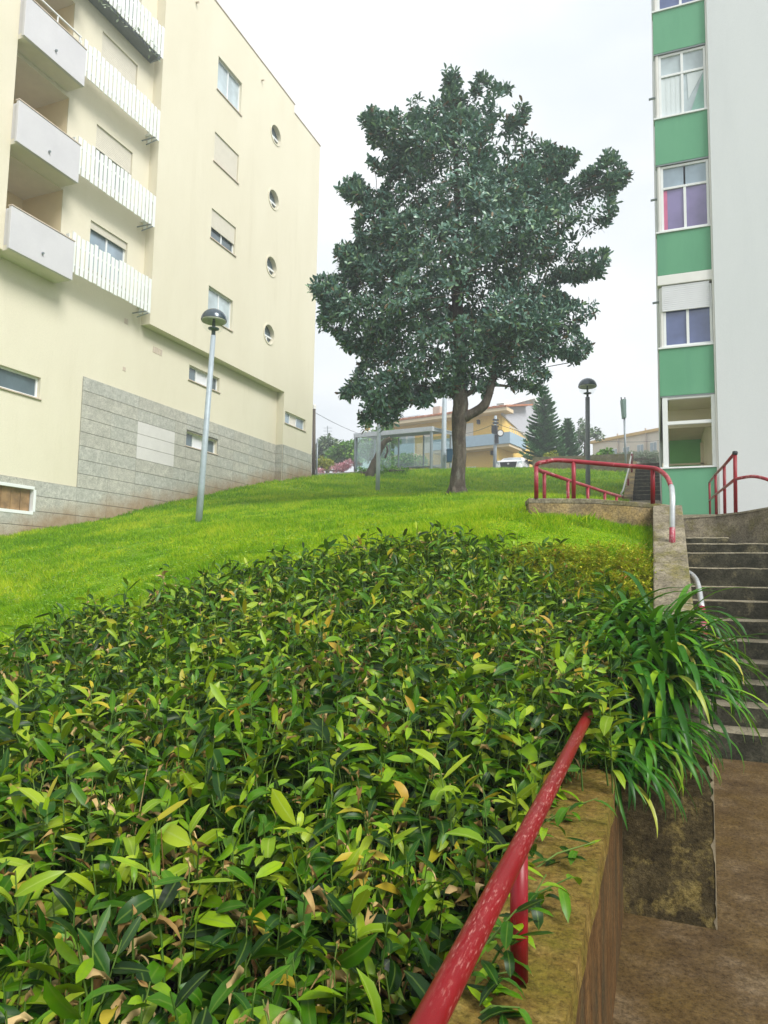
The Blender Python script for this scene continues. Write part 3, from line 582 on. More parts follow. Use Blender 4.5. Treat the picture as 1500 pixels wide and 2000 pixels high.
b.build('projecting_wall', 'cream', cb)
b = MB(); b.box(uB-.25, uB+.03, 16.78, vN+.02, 20.792, 20.83); b.box(uB-.25, uB+.03, vN+.02, vE+.03, 20.402, 20.44); b.box(uL-.2, uL+.03, 11.56, 16.78, 20.752, 20.79); b.build('coping', 'sill', cb)
for (h, sh, gl) in zip(WR, (0, 1, .58, 0), ('pane_light', 'pane_dark', 'pane_dark', 'pane_light')): window(cb, 'u', uB, *h, [.5], glass=gl, shutter=sh)
for h in BAY[:3]: pass
window(cb, 'u', uL, *BAY[0], [.5], shutter=1, shut_mat='shutter'); window(cb, 'u', uL, *BAY[1], [.5], shutter=.42); window(cb, 'u', uL, *BAY[2], [.5], shutter=.13, glass='pane_grey'); window(cb, 'u', uL, *BAY[3], [.5])
for k, pn in (('lw1', 3), ('lw2', 3)): window(cb, 'u', uL, *LW[k], [.3, .66], panes=['pane_dark', 'shutter_w', 'pane_dark'], fw=.04, dep=.11)
window(cb, 'u', uB, *lr, [.3, .62], panes=['pane_grey', 'blinds', 'pane_grey'], fw=.04, dep=.1)
window(cb, 'u', uL, *LW['big'], [.33, .66], panes=['pane_dark', 'shutter_w', 'pane_dark'], fw=.05)
f = MB(); h = LW['bas']
for q in ((h[0], h[1], h[2]-.06, h[2]+.02), (h[0], h[1], h[3]-.02, h[3]+.06), (h[0]-.06, h[0]+.02, h[2]+.02, h[3]-.02), (h[1]-.02, h[1]+.06, h[2]+.02, h[3]-.02)): fbox(f, 'u', uL, *q, -.045, .08)
f = f.build('window', 'frame', cb, label='basement window with rusty brown boards')
for i in range(9):
    g = MB(); a = h[0]+.03+(h[1]-h[0]-.06)*i/9; fbox(g, 'u', uL, a, a+(h[1]-h[0]-.06)/9-.012, h[2]+.02, h[3]-.02, .07+.006*(i % 2), .10); g.build('board', 'rust', f)
for h in PH:   # round windows: ring, pane, one bar
    ca, cz, r = (h[0]+h[1])/2, (h[2]+h[3])/2, .40; g = MB(); n = 28
    for q in range(n):
        a1, a2 = 2*math.pi*q/n, 2*math.pi*(q+1)/n; pr = []
        for (rr_, d) in ((.382, -.025), (.44, -.025), (.44, .02), (.382, .02)): pr.append((rr_, d))
        for (r1, d1), (r2, d2) in zip(pr, pr[1:]+pr[:1]):
            g.quad((uB-d1, ca+r1*math.cos(a1), cz+r1*math.sin(a1)), (uB-d2, ca+r2*math.cos(a1), cz+r2*math.sin(a1)), (uB-d2, ca+r2*math.cos(a2), cz+r2*math.sin(a2)), (uB-d1, ca+r1*math.cos(a2), cz+r1*math.sin(a2)))
    wn = g.build('round_window', 'cream', cb)
    g = MB(); g.add([(uB-.17, ca+.39*math.cos(2*math.pi*q/n), cz+.39*math.sin(2*math.pi*q/n)) for q in range(n)], [tuple(range(n))]); g.build('pane', 'pane_dark', wn)
    g = MB(); fbox(g, 'u', uB, ca-.37, ca+.37, cz-.10, cz-.03, .10, .15); fbox(g, 'u', uB, ca-.03, ca+.03, cz-.36, cz-.10, .11, .15); g.build('bar', 'frame', wn)
# loggias behind the balcony boxes
for (a0, a1, z0, z1) in LOG:
    b = MB(); D = 1.5
    b.quad((uL-D, a0, z0), (uL-D, a1, z0), (uL-D, a1, z1), (uL-D, a0, z1)); b.quad((uL-.02, a1, z0), (uL-D, a1, z0), (uL-D, a1, z1), (uL-.02, a1, z1)); b.quad((uL-.02, a0, z0), (uL-D, a0, z0), (uL-D, a0, z1), (uL-.02, a0, z1))
    lg = b.build('loggia', 'cream_in', cb)
    b = MB(); b.quad((uL-.02, a0, z1), (uL-.02, a1, z1), (uL-D, a1, z1), (uL-D, a0, z1)); b.build('ceiling', 'soffit', lg)
    b = MB(); b.quad((uL-.02, a0, z0), (uL-.02, a1, z0), (uL-D, a1, z0), (uL-D, a0, z0)); b.build('floor', 'soffit', lg)
    b = MB()
    for q in ((a0, a0+.72, z0, z0+.06), (a0, a0+.72, z0+1.92, z0+2.0), (a0+.64, a0+.72, z0+.06, z0+1.92)): fbox(b, 'u', uL-D, *q, -.06, -.005)
    b.build('door_frame', 'frame', lg)
    b = MB(); fbox(b, 'u', uL-D, a0, a0+.64, z0+.06, z0+1.92, -.03, -.004); b.build('pane', 'pane_dark', lg)
for i, z in enumerate((7.70, 10.42, 13.20, 16.02)):
    b = MB(); zt_ = z+1.07; uo = -14.38
    b.box(uo-.09, uo, 11.50, 13.45, z, zt_); b.box(uL+.003, uo-.09, 13.36, 13.45, z+.14, zt_); b.box(uL+.003, uo-.09, 11.562, 11.60, z+.14, zt_)
    bx = b.build('balcony_parapet', 'lilac', cb, bevel=.01)
    b = MB(); b.box(uL-.0, uo-.092, 11.56, 13.447, z+.003, z+.138); b.build('balcony_slab', 'soffit', bx)
    b = MB(); b.tube([(uo+.01, 12.45, z+.3), (uo+.05, 12.45, z+.29)], .03, 8); b.build('drain_spout', 'steel', bx)
    b = MB(); b.box(uo-.11, uo+.015, 11.49, 13.46, zt_+.002, zt_+.03); b.build('coping', 'sill', bx)
    if i == 2:
        b = MB(); b.bar((uo-.06, 11.6, zt_+.28), (uo-.06, 13.3, zt_+.28), .05, .03)
        for v in (11.7, 12.5, 13.25): b.bar((uo-.06, v, zt_), (uo-.06, v, zt_+.27), .03, .03)
        b.build('balcony_rail', 'frame', bx)
# picket balconies: every picket a board of its own
pk = MB(); pk.box(-.012, .012, -.056, .056, 0, 1); pkm = bpy.data.meshes.new('picket'); pkm.from_pydata(pk.v, [], pk.f); pkm.materials.append(M['picket'])
rr = random.Random(2)
for z, zt_ in ((7.99, 9.08), (10.78, 11.84), (13.64, 14.68), (16.42, 17.48)):
    b = MB(); uo = -14.52
    for zz in (z+.22, z+.78): b.box(uo-.06, uo-.02, 13.5, 16.6, zz, zz+.06); b.box(uL, uo-.06, 13.5, 13.54, zz, zz+.06); b.box(uL, uo-.06, 16.56, 16.6, zz, zz+.06)
    bl = b.build('picket_balcony', 'picket', cb)
    for k in range(20):
        v = 13.55+k*(3.03/19); o = inst('picket', pkm, bl, (uo, v, z+rr.uniform(-.012, .012))); o.scale = (1, 1, zt_-z+rr.uniform(-.05, .03)); o.rotation_euler = (rr.uniform(-.006, .006), 0, 0)
    for v in (13.5, 16.61):
        for q in range(2): o = inst('picket', pkm, bl, (uL+.12+.19*q, v, z)); o.scale = (1, 1, zt_-z); o.rotation_euler = (0, 0, math.pi/2)
    b = MB()
    for v in (16.4,): b.box(uL, uo+.05, v, v+.03, z-.03, z); b.bar((uL+.1, v+.1, z-.12), (uo+.06, v+.1, z-.05), .025, .025)
    b.build('bracket', 'steel', bl)
    if z > 16:
        b = MB(); b.box(uL+.004, uo-.08, 13.5, 16.6, z-.03, z+.12); b.build('balcony_slab', 'lampdark', bl)
        b = MB(); rq = random.Random(8)
        for q in range(70):
            v = 13.6+rq.random()*2.9; p = Vector((uo-.05+rq.uniform(-.1, .12), v, z+.05+rq.uniform(-.25, .2))); d = Vector((rq.uniform(-.1, .1), rq.uniform(-.12, .12), rq.uniform(-.15, .02)))
            b.add([p, p+d*.5+Vector((.02, .025, 0)), p+d, p+d*.5-Vector((.02, .025, 0))], [(0, 1, 2, 3)])
        b.build('balcony_plants', 'greyleaf', bl, kind='stuff')
# vents and small fittings
for p, ww, hh, nn in (((247, 628), .16, .16, 2), ((308, 686), .46, .2, 5), ((243, 721), .14, .12, 2)):
    q = au(*p, uL); b = MB()
    for k in range(nn): b.box(uL, uL+.012, q[1]-ww/2+ww*k/nn, q[1]-ww/2+ww*(k+.72)/nn, q[2]-hh/2, q[2]+hh/2)
    b.build('vent', 'sill', cb)
for p in ((511, 157), (383, 5)):
    q = au(*p, uB); b = MB(); b.tube([(uB, q[1], q[2]), (uB+.12, q[1], q[2]-.02)], .035, 8); b.build('drain_spout', 'sill', cb)
# stone cladding: each slab a piece
ch = .395; holes = [LW['lw2'], LW['bas']]
def slab_mat(v, z, h):
    g = float(lawn_z(np.array([-15.]), np.array([v]))[0])
    if 16.85 < v < 18.64 and z+h/2 > 3.6 and z+h/2 < 4.87: return 'stone_new'
    return rr.choice(['stone_a', 'stone_a', 'stone_b'])
slabs = []
ztop = 5.465; rows_ = [(ztop-ch*(k+1), ztop-ch*k) for k in range(17)]
SPL = [8.0, 9.3, 10.6, 11.9, 13.2, 14.6, 15.73, 16.86, 18.64, 19.25, 20.2, 21.08, 22.1, 23.15, 24.2, 25.2]
for (za, zb_) in rows_:
    for i in range(len(SPL)-1):
        a, c = SPL[i], SPL[i+1]
        if c <= 14.61 and zb_ > 2.4: continue
        g = float(lawn_z(np.array([-15.]), np.array([c]))[0])
        if zb_ < g-.25: continue
        rect = [(a, c, za, zb_)]
        for hh in holes:
            nr = []
            for (x0, x1, y0, y1) in rect:
                if x1 <= hh[0]+1e-3 or x0 >= hh[1]-1e-3 or y1 <= hh[2] or y0 >= hh[3]: nr.append((x0, x1, y0, y1)); continue
                if y1 > hh[3]+.05: nr.append((x0, x1, hh[3]+.045, y1))
                if y0 < hh[2]-.05: nr.append((x0, x1, y0, hh[2]-.05))
                if x0 < hh[0]-.05: nr.append((x0, hh[0]-.06, max(y0, hh[2]-.05), min(y1, hh[3]+.045)))
                if x1 > hh[1]+.05: nr.append((hh[1]+.06, x1, max(y0, hh[2]-.05), min(y1, hh[3]+.045)))
            rect = nr
        slabs += [(uL, *r) for r in rect]
for (za, zb_) in rows_[:5]:
    for a, c in ((25.23, 26.5), (26.5, 27.85)):
        if zb_ > 4.2: slabs.append((uB, a, c, za, zb_))
bk = MB(); wall_holes(bk, 'u', uL+.008, 8, 14.6, -2, 2.31, [(*LW['bas'], '', .01)]); wall_holes(bk, 'u', uL+.008, 14.6, 25.2, -2, 5.46, [(*LW['lw2'], '', .01)]); wall_holes(bk, 'u', uB+.008, 25.23, 27.85, 3, 5.46, [])
cl = bk.build('stone_base', 'joint', cb)
for (za, zb_) in rows_[:5]: b = MB(); b.box(uL+.04, uB-.003, 25.185, 25.215, za+.011, zb_-.009); b.build('stone_slab', 'stone_a', cl)
for (u, a, c, za, zb_) in slabs:
    b = MB(); t = .03+rr.uniform(0, .005); b.box(u+.012, u+t, a+.002, c-.002, za+.007, zb_-.006); b.build('stone_slab', slab_mat((a+c)/2, za, zb_-za), cl)

# ------------------------------------------------------------------ white building with the green bay on the right
wb = thing('apartment_block', 'white apartment block with a stack of green panels and windows at its corner', 'building', (1, 17.9, 1.6))
V = 17.9; gx0, gx1 = .13, 1.345
b = MB(); b.box(1.385, 16, V-.10, V+12, .2, 21); b.build('wall', 'white', wb)
b = MB(); b.box(1.347, 1.384, V-.05, V+2, 1.5, 21); b.build('wall_edge', 'wht', wb)
b = MB(); b.box(gx0+.02, 16, V+6.1, V+12, .2, 21); b.box(gx0+.01, gx0+.03, V+.3, V+6.1, 4.5, 21); b.build('side_wall', 'white', wb)
GB = [(1.2, 2.705), (4.50, 5.68), (7.56, 8.65), (10.46, 11.67), (13.46, 14.6), (16.5, 17.7), (19.4, 21)]
for z0, z1 in GB:
    b = MB(); b.box(gx0, gx1, V, V+.25, z0, z1); o = b.build('green_panel', 'green', wb, bevel=.008)
    b = MB(); b.box(gx0-.02, gx1+.01, V-.03, V+.25, z1+.001, z1+.04); b.build('sill', 'frame', o)
    b = MB(); b.box(gx0+.01, gx1, V+.01, V+.2, z0-.03, z0-.001); b.build('drip_edge', 'steel', o)
# ground-floor see-through lobby
z0, z1 = 2.745, 4.47
b = MB(); b.box(gx0+.05, gx0+.17, V+.02, V+.16, z0, z1); b.box(gx1-.08, gx1, V+.02, V+.16, z0, z1); b.box(gx0+.17, gx1-.08, V+.03, V+.12, 3.79, 3.87); b.box(gx0+.17, gx1-.08, V+.03, V+.14, z1-.05, z1); b.build('lobby_frame', 'frame', wb)
b = MB(); b.box(gx0+.2, gx1-.0, V+.2, V+5.9, z1-.02, z1+.02); b.box(gx0+.2, gx1, V+1.4, V+1.5, 3.98, z1-.02); b.build('lobby_ceiling', 'beige', wb)
b = MB(); b.box(gx1, gx1+.05, V+.25, V+6, z0-.1, z1); b.box(gx0+.03, gx0+.08, V+.3, V+6, 2.0, z0+.15); b.build('lobby_wall', 'beige', wb)
b = MB(); b.box(gx0+.3, gx1-.0, V+5.6, V+5.7, 3.2, 4.45); o = b.build('lobby_panel', 'green2', wb)
b = MB(); b.box(gx0+.15, gx1, V+3.2, V+3.25, 3.28, 3.33); b.box(gx1-.16, gx1-.08, V+3.2, V+3.28, 2.5, 3.9); b.build('lobby_handrail', 'beige', wb)
b = MB(); b.box(gx0+.1, gx1, V+2.5, V+6, 2.4, 2.6); b.box(gx0+.3, gx1, V+5.5, V+5.6, 2.6, 3.2); b.build('lobby_floor', 'beige', wb)
# windows of the bay: thin returned jamb and window
WZ = [(5.725, 7.24), (8.69, 10.42), (11.71, 13.42), (14.645, 16.45)]
specs = [dict(cols=[.5], panes=['pane_blue', 'pane_blue']), dict(cols=[.5], rows=[.66], panes=['pane_violet', 'pane_violet', 'pane_grey', 'pane_grey'], half=True),
         dict(cols=[.5], rows=[.66], panes=['pane_light', 'pane_light', 'pane_light', 'pane_light']), dict(cols=[.5], rows=[.66], panes=['pane_blue', 'pane_blue', 'pane_blue', 'pane_blue'])]
for (z0, z1), sp in zip(WZ, specs):
    b = MB(); b.box(gx0+.06, gx0+.115, V+.03, V+.2, z0, z1+.02); b.box(gx0+.03, gx0+.058, V+.05, V+.3, z0, z1+.02); b.build('jamb', 'wht', wb)
    wn = window(wb, 'v', V, gx0+.115, gx1, z0, z1, dep=.05, sill=False, fw=.055, **sp)
b = MB(); b.box(gx0-.01, gx1+.012, V-.02, V+.22, 7.30, 7.55); b.build('shutter_box', 'wht', wb, bevel=.012)
sh = MB(); z = 7.28
for k in range(13): sh.box(gx0+.09, gx1-.06, V+.005, V+.03, z-.042, z); sh.box(gx0+.09, gx1-.06, V+.014, V+.03, z-.05, z-.042); z -= .05
o = sh.build('roller_shutter', 'shutter_w', wb)
b = MB(); b.box(gx0+.14, gx0+.26, V+.075, V+.082, 8.76, 9.78); b.build('curtain', 'pink', wb)
b = MB(); x0, x1 = gx0+.17, gx0+.68; n = 9
for k in range(n): b.box(x0+(x1-x0)*k/n, x0+(x1-x0)*(k+1)/n, V+.07+.004*(k % 2), V+.078+.004*(k % 2), 11.78, 12.78)
b.prism([(gx0+.78, V+.07, 12.78), (gx1-.05, V+.07, 12.78), (gx0+.80, V+.07, 12.1)], [(gx0+.78, V+.079, 12.78), (gx1-.05, V+.079, 12.78), (gx0+.80, V+.079, 12.1)]); b.build('curtain', 'lace', wb)
b = MB(); b.add([(gx0+.86, V+.07, 11.78), (gx1-.06, V+.07, 11.78), (gx1-.06, V+.07, 12.72)], [(0, 1, 2)]); b.build('curtain', 'teal', wb)
for y in (193, 391, 592):   # small spouts on the far left edge
    p = av(1276, y, V+.3); b = MB(); b.tube([(gx0+.03, V+.28, p[2]), (gx0-.13, V+.28, p[2]-.01)], .03, 8); b.build('drain_spout', 'steel', wb)

# ------------------------------------------------------------------ handrails
def bend(pts, sub=6):
    """smooth a polyline (Catmull-Rom)"""
    P = [Vector(p) for p in pts]; P = [P[0]*2-P[1]]+P+[P[-1]*2-P[-2]]; o = []
    for i in range(1, len(P)-2):
        for k in range(sub):
            t = k/sub; a, b_, c, d = P[i-1], P[i], P[i+1], P[i+2]
            o.append(.5*((2*b_)+(c-a)*t+(2*a-5*b_+4*c-d)*t*t+(3*b_-a-3*c+d)*t**3))
    o.append(P[-2]); return o
hr = thing('handrail', 'thick worn red steel handrail in the foreground on the mossy wall', 'handrail', (-.278, 1.5, -.816))
b = MB(); b.tube([(-.278, -2.5, -.56), (-.278, 1.0, -.56), (-.278, 2.2, -.56), (-.278, 3.05, -.56)]+bend([(-.278, 3.05, -.56), (-.278, 3.45, -.558), (-.277, 3.62, -.60), (-.277, 3.66, -.80)], 5)[1:], .0205, 20); b.build('rail', 'red', hr, True)
for p in (1.50, .1, -1.3):
    b = MB(); b.tube([(-.278, p, -.82), (-.278, p, -.574)], .0185, 14); o = b.build('post', 'redpost', hr, True)
R = .021
lr_ = thing('landing_railing', 'curved faded red railing on the ochre wall with a bare grey right end', 'railing', (-.5, 6.8, .75))
rt = [ad(x, y, d) for x, y, d in ((1066, 902, 6.62), (1085, 899, 6.63), (1120, 901, 6.62), (1200, 908, 6.5), (1262, 913, 6.4), (1285, 917, 6.3), (1302, 931, 6.12), (1311, 950, 5.9))]
lp = bend(rt, 5); b = MB(); b.tube(lp, R, 12); b.build('rail', 'redrail', lr_, True)
gl = bend([rt[-2], rt[-1], ad(1313.5, 972, 5.75), ad(1313.2, 1000, 5.7), ad(1313, 1035, 5.68)], 5); b = MB(); b.tube(gl[5:], R*1.08, 12); b.build('grey_end_post', 'galv', lr_, True, label='bare grey end of the railing bending down to the sloping wall')
b = MB(); b.tube([ad(1313, 1030, 5.675), ad(1313, 1077, 5.66)], [R*1.1, R*1.25], 12); b.build('post_foot', 'pinkfade', lr_, True)
loop = bend([ad(1066, 902, 6.62), ad(1052, 905, 6.6), ad(1047, 912, 6.63), ad(1054, 919, 6.75), ad(1072, 925, 6.95)], 5); b = MB(); b.tube(loop, R, 12); b.build('rail_loop', 'redrail', lr_, True)
for x, yb, yt, d in ((1047.5, 973, 911, 6.6), (1120.5, 974, 901, 6.62), (1275, 984, 914, 6.37)):
    b = MB(); b.tube([ad(x, yb, d), ad(x-.3, yt, d)], R*.98, 12); b.build('post', 'redpost' if x > 1200 else 'redrail', lr_, True)
b = MB(); q = [ad(x, y, d) for x, y, d in ((1072, 925, 6.95), (1110, 938, 7.35), (1148, 950, 7.8), (1181, 961, 8.2), (1211, 969.5, 8.65))]; b.tube(q, R*.9, 10); b.build('lower_rail', 'redrail', lr_, True)
for x, yt, d in ((1063, 922, 6.85), (1109, 938, 7.34), (1148, 950, 7.8), (1181, 961, 8.2), (1204, 968, 8.55)):
    p = ad(x, yt, d); b = MB(); b.tube([(p[0], p[1], .70), tuple(p)], R*.85, 10); b.build('post', 'redrail', lr_, True)
# rail of the distant flight
fr = thing('stair_railing', 'thin pale and red railing stepping up beside the distant flight of steps', 'railing', tuple(ad(1225, 940, 27)))
b = MB(); b.tube(bend([ad(1216, 968, 25.5), ad(1213, 964, 25.5), ad(1217, 957, 25.6), ad(1222, 938, 26.5), ad(1228, 915, 28), ad(1234, 884, 30)], 4), .032, 8); b.build('rail', 'wht', fr, True)
for x, y0, y1, d in ((1216, 966, 978, 25.6), (1221, 962, 972, 26), (1226, 935, 952, 27), (1233, 886, 925, 29.5)):
    b = MB(); b.tube([ad(x+1, y1, d), ad(x+1, y0, d)], .04, 8); b.build('post', 'redrail', fr, True)
# red railing on the terrace edge
tr_ = thing('terrace_railing', 'dark red two-bar railing above the curved wall against the white building', 'railing', tuple(ad(1410, 1005, 11)))
ps = [(1385.5, 942, 1007, 977.5, 15.9), (1397.5, 926.5, 1006.5, 966, 13.1), (1414.5, 909, 1005.5, 953, 11.0), (1435.5, 884.5, 1003, 936, 8.95)]
for (x, yt, yb, ym, d) in ps: b = MB(); b.tube([ad(x+1.5, yb+6, d), ad(x, yt, d)], .024, 12); b.build('post', 'redpost', tr_, True)
b = MB(); b.tube([ad(x, yt, d) for x, yt, yb, ym, d in ps], .022, 12); b.build('top_rail', 'redrail', tr_, True)
b = MB(); p = ad(1435.5, 883.5, 8.95); b.lathe([(0, p[2]+.02), (.028, p[2]+.015), (.034, p[2]-.005), (.03, p[2]-.03), (.024, p[2]-.035)], p[0], p[1], 14); b.build('post_cap', 'black', tr_, True)
b = MB(); b.tube([ad(x, ym, d) for x, yt, yb, ym, d in ps]+bend([ad(1435.5, 936, 8.95), ad(1450, 933, 8.85), ad(1472, 930.5, 8.7), ad(1500, 937, 8.5), ad(1540, 955, 8.2)], 4)[1:], .021, 12); b.build('middle_rail', 'redrail', tr_, True)
# wall mounted rail on the stairs side
wr = thing('wall_handrail', 'short grey and pink wall handrail bending down beside the lower steps', 'handrail', tuple(au(1372, 1200, .3)))
b = MB(); q = bend([au(1342, 1117, .245), au(1350, 1121, .29), au(1360, 1133, .30), au(1366, 1155, .30), au(1371, 1188, .30)], 5); b.tube(q, .021, 12); b.build('rail', 'galv', wr, True)
b = MB(); b.tube([au(1371, 1187, .30), au(1374, 1212, .30), au(1375, 1240, .29)], .0225, 12); b.build('rail_foot', 'pinkfade', wr, True)

# ------------------------------------------------------------------ lamps
def make_lamp(label, post_mat, H=4.72, r0=.075, r1=.05, base=(0, 0, 0), lean=(0, 0), hs=1.0):
    t = thing('street_lamp', label, 'street lamp', base, 'globe lamps on the lawn')
    def P(z): k = z/H; return Vector(base)+Vector((lean[0]*k, lean[1]*k, z))
    hz = H-.58*hs
    b = MB(); b.tube([P(-.3), P(.9), P(.95), P(hz)], [r0, r0*.93, r0*.9, r1], 14); b.build('post', post_mat, t, True)
    c = P(hz); x, y, z = c
    b = MB(); b.lathe([(.045, z-.04), (.045, z+.12), (.05, z+.12), (.13*hs, z+.14), (.135*hs, z+.165), (.04, z+.19), (.035, z+.33)], x, y, 18); b.build('neck', 'dome', t, True)
    cz = z+.36*hs; R_ = .30*hs
    b = MB(); b.lathe([(R_*math.cos(a), cz+R_*math.sin(a)) for a in np.linspace(-1.15, 0, 8)], x, y, 24); b.build('globe', 'globe', t, True)
    b = MB(); b.lathe([(R_*1.04*math.cos(a), cz+.015+R_*.95*math.sin(a)) for a in np.linspace(0, 1.5, 9)]+[(.03, cz+R_*.97), (.028, cz+R_*1.03), (0, cz+R_*1.04)], x, y, 26); d = b.build('dome', 'dome', t, True)
    b = MB(); b.lathe([(R_*.99*math.cos(a), cz-.01+R_*.9*math.sin(a)) for a in np.linspace(0, 1.2, 6)], x, y, 24); b.build('reflector', 'reflector', d, True)
    b = MB(); b.tube([(x, y, z+.19), (x, y, cz+.05)], .03, 8); b.build('bulb_holder', 'dome', t, True)
    b = MB(); b.tube([P(.55)+Vector((r0*.8, -r0*.5, 0)), P(.85)+Vector((r0*.8, -r0*.5, 0))], .02, 6)
    return t
bL = ad(388, 1020, 15.5); tL = ad(419, 640, 15.5); make_lamp('leaning light grey lamp post nearest the cream building with a dark dome head', 'lamppost', 4.72, .078, .055, bL, (float(tL[0]-bL[0]), float(tL[1]-bL[1])), .92)
bR = ad(1148.5, 975, 26.5); tR = ad(1147.5, 760, 26.5); make_lamp('dark grey lamp post beyond the curved red railing with a dome head against the sky', 'lampdark', 4.55, .10, .085, bR, (float(tR[0]-bR[0]), float(tR[1]-bR[1])), 1.12)
bM = ad(737.5, 958, 27); tM = ad(741, 800, 27); make_lamp('slim pale lamp post beside the leaning stump, its head hidden in the big tree', 'lamppost', 4.5, .09, .07, bM, (float(tM[0]-bM[0])*1.3, float(tM[1]-bM[1])*1.3), .9)

# ------------------------------------------------------------------ leaf machinery
def leaf_template(L, W, fold=.25, droop=.35, n=4, tip=1.0, base=.25, wave=0.0, twist=0.0, pw=1.0):
    """leaf along +Y, upper side +Z: returns verts (k,3), tris (m,3)"""
    V = []; T = []
    y = 0; z = 0; ang = 0
    for i in range(n+1):
        t = i/n
        if i: ang = -droop*t*1.6; y += L/n*math.cos(ang); z += L/n*math.sin(ang)
        wdt = W/2*(math.sin(math.pi*min(1, (t**pw*(1-base)+base*.5)))**.9 if t < 1 else 0)*(1 if t < .6 else tip+(1-tip)*(1-t))
        if i == 0: wdt = W*.06
        zz = wdt*fold; wv = wave*math.sin(t*9)
        tw = twist*t; cx, sx = math.cos(tw), math.sin(tw)
        V += [(-wdt*cx, y, z+zz+wv-wdt*sx), (0, y, z), (wdt*cx, y, z+zz-wv+wdt*sx)]
        if i:
            a = 3*(i-1); b = 3*i
            T += [(a, a+1, b+1), (a, b+1, b), (a+1, a+2, b+2), (a+1, b+2, b+1)]
    V = V[:-3]+[V[-2]]; k = 3*n   # merge the tip
    T = [t for t in ([tuple(min(q, k) if q >= k else q for q in t) for t in T]) if len(set(t)) == 3]
    return np.array(V), np.array(T)
class Leaves:
    """collects leaves (template, matrix, material); the largest in view become objects, the rest one mesh"""
    def __init__(s, temps): s.temps = temps; s.it = []
    def add(s, ti, loc, d, up, scale, mat, score=0): s.it.append((ti, loc, d, up, scale, mat, score))
    def build(s, parent, mats, npart, leafname, restname, pick=None):
        n = len(s.it); ti = np.array([i[0] for i in s.it]); loc = np.array([i[1] for i in s.it], float); D = np.array([i[2] for i in s.it], float); Up = np.array([i[3] for i in s.it], float)
        sc_ = np.array([i[4] for i in s.it], float); mt = np.array([i[5] for i in s.it]); score = np.array([i[6] for i in s.it], float)
        D /= np.linalg.norm(D, axis=1, keepdims=True)+1e-9; X = np.cross(D, Up); X /= np.linalg.norm(X, axis=1, keepdims=True)+1e-9; Zv = np.cross(X, D)
        R = np.stack([X, D, Zv], 2)*sc_[:, None, None]
        px, py, dd = proj(loc); ok = (px > 5) & (px < 1495) & (py > 5) & (py < 1995) & (dd > .3)
        score = np.where(ok, score, -1); order = np.argsort(-score); sel = order[:npart]; sel = sel[score[sel] > 0]; isp = np.zeros(n, bool); isp[sel] = True
        VV = []; TT = []; MM = []; RB = []; AL = []; k = 0
        def ribs(tv):
            m = (len(tv)-1)//3; rb = np.r_[np.tile([1., 0, 1.], m), 0][:len(tv)]; al = np.r_[np.repeat(np.arange(m)/m, 3), 1][:len(tv)]
            return (rb, al) if len(rb) == len(tv) else (np.ones(len(tv)), np.zeros(len(tv)))
        def attrs(me, rb, al):
            for nm, a in (('rib', rb), ('along', al)): at = me.attributes.new(nm, 'FLOAT', 'POINT'); at.data.foreach_set('value', np.ascontiguousarray(a, np.float32))
        for t, (tv, tt) in enumerate(s.temps):
            q = np.where((ti == t) & ~isp)[0]
            if not len(q): continue
            v = np.einsum('nij,kj->nki', R[q], tv)+loc[q][:, None]; VV.append(v.reshape(-1, 3))
            f = (tt[None]+(np.arange(len(q))*len(tv))[:, None, None]+k).reshape(-1, 3); TT.append(f); MM.append(np.tile(mt[q][:, None], (1, len(tt))).ravel()); k += len(q)*len(tv); rb, al = ribs(tv); RB.append(np.tile(rb, len(q))); AL.append(np.tile(al, len(q)))
        if VV:
            o = fast(restname, np.concatenate(VV), np.concatenate(TT), mats, np.concatenate(MM), parent, True, 'stuff'); attrs(o.data, np.concatenate(RB), np.concatenate(AL))
        cache = {}
        for q in sel:
            key = (int(ti[q]), int(mt[q]))
            if key not in cache:
                tv, tt = s.temps[key[0]]; me = bpy.data.meshes.new(leafname); me.from_pydata([tuple(a) for a in tv], [], [tuple(int(x) for x in a) for a in tt]); me.materials.append(M[mats[key[1]]])
                me.polygons.foreach_set('use_smooth', [True]*len(me.polygons)); me.update(); attrs(me, *ribs(tv)); cache[key] = me
            o = bpy.data.objects.new(leafname, cache[key]); COL.objects.link(o); o.parent = parent; b = -np.array(WL[parent.name])
            m = np.eye(4); m[:3, :3] = R[q]; m[:3, 3] = loc[q]+b; o.matrix_basis = Matrix([[float(x) for x in row] for row in m])
def unit(v): return v/(np.linalg.norm(v)+1e-9)
def rdir(): v = rng.normal(size=3); return unit(v)

# ------------------------------------------------------------------ the big magnolia
zc = [(655,45),(700,120),(690,190),(745,200),(775,110),(800,105),(860,150),(910,155),(940,215),(1005,230),(990,300),(935,345),(930,392),(960,350),(1080,395),(1115,440),(1150,430),(1210,440),(1190,500),(1128,560),(1160,580),(1280,500),(1345,425),(1440,545),(1365,620),(1382,680),(1330,765),(1265,805),(1345,890),(1310,975),(1210,995),(1110,1000),(1135,1050),(1240,1095),(1278,1065),(1290,1135),(1200,1190),(1265,1280),(1200,1350),(1110,1310),(1045,1340),(1085,1390),(1045,1475),(920,1455),(885,1375),(845,1440),(790,1490),(735,1440),(700,1500),(620,1480),(560,1530),(480,1510),(430,1590),(380,1620),(330,1590),(290,1640),(255,1530),(185,1470),(240,1410),(290,1320),(190,1270),(180,1230),(95,1190),(110,1090),(45,1015),(110,970),(200,960),(155,840),(270,825),(245,720),(300,660),(230,660),(175,600),(215,560),(265,545),(345,620),(400,560),(350,530),(285,460),(390,490),(395,435),(320,410),(310,345),(255,290),(335,240),(370,290),(445,230),(455,160),(535,180),(560,215),(620,205),(645,160),(625,100)]
OUT = np.array([(580+x*.4533, 100+y*.4533) for x, y in zc])
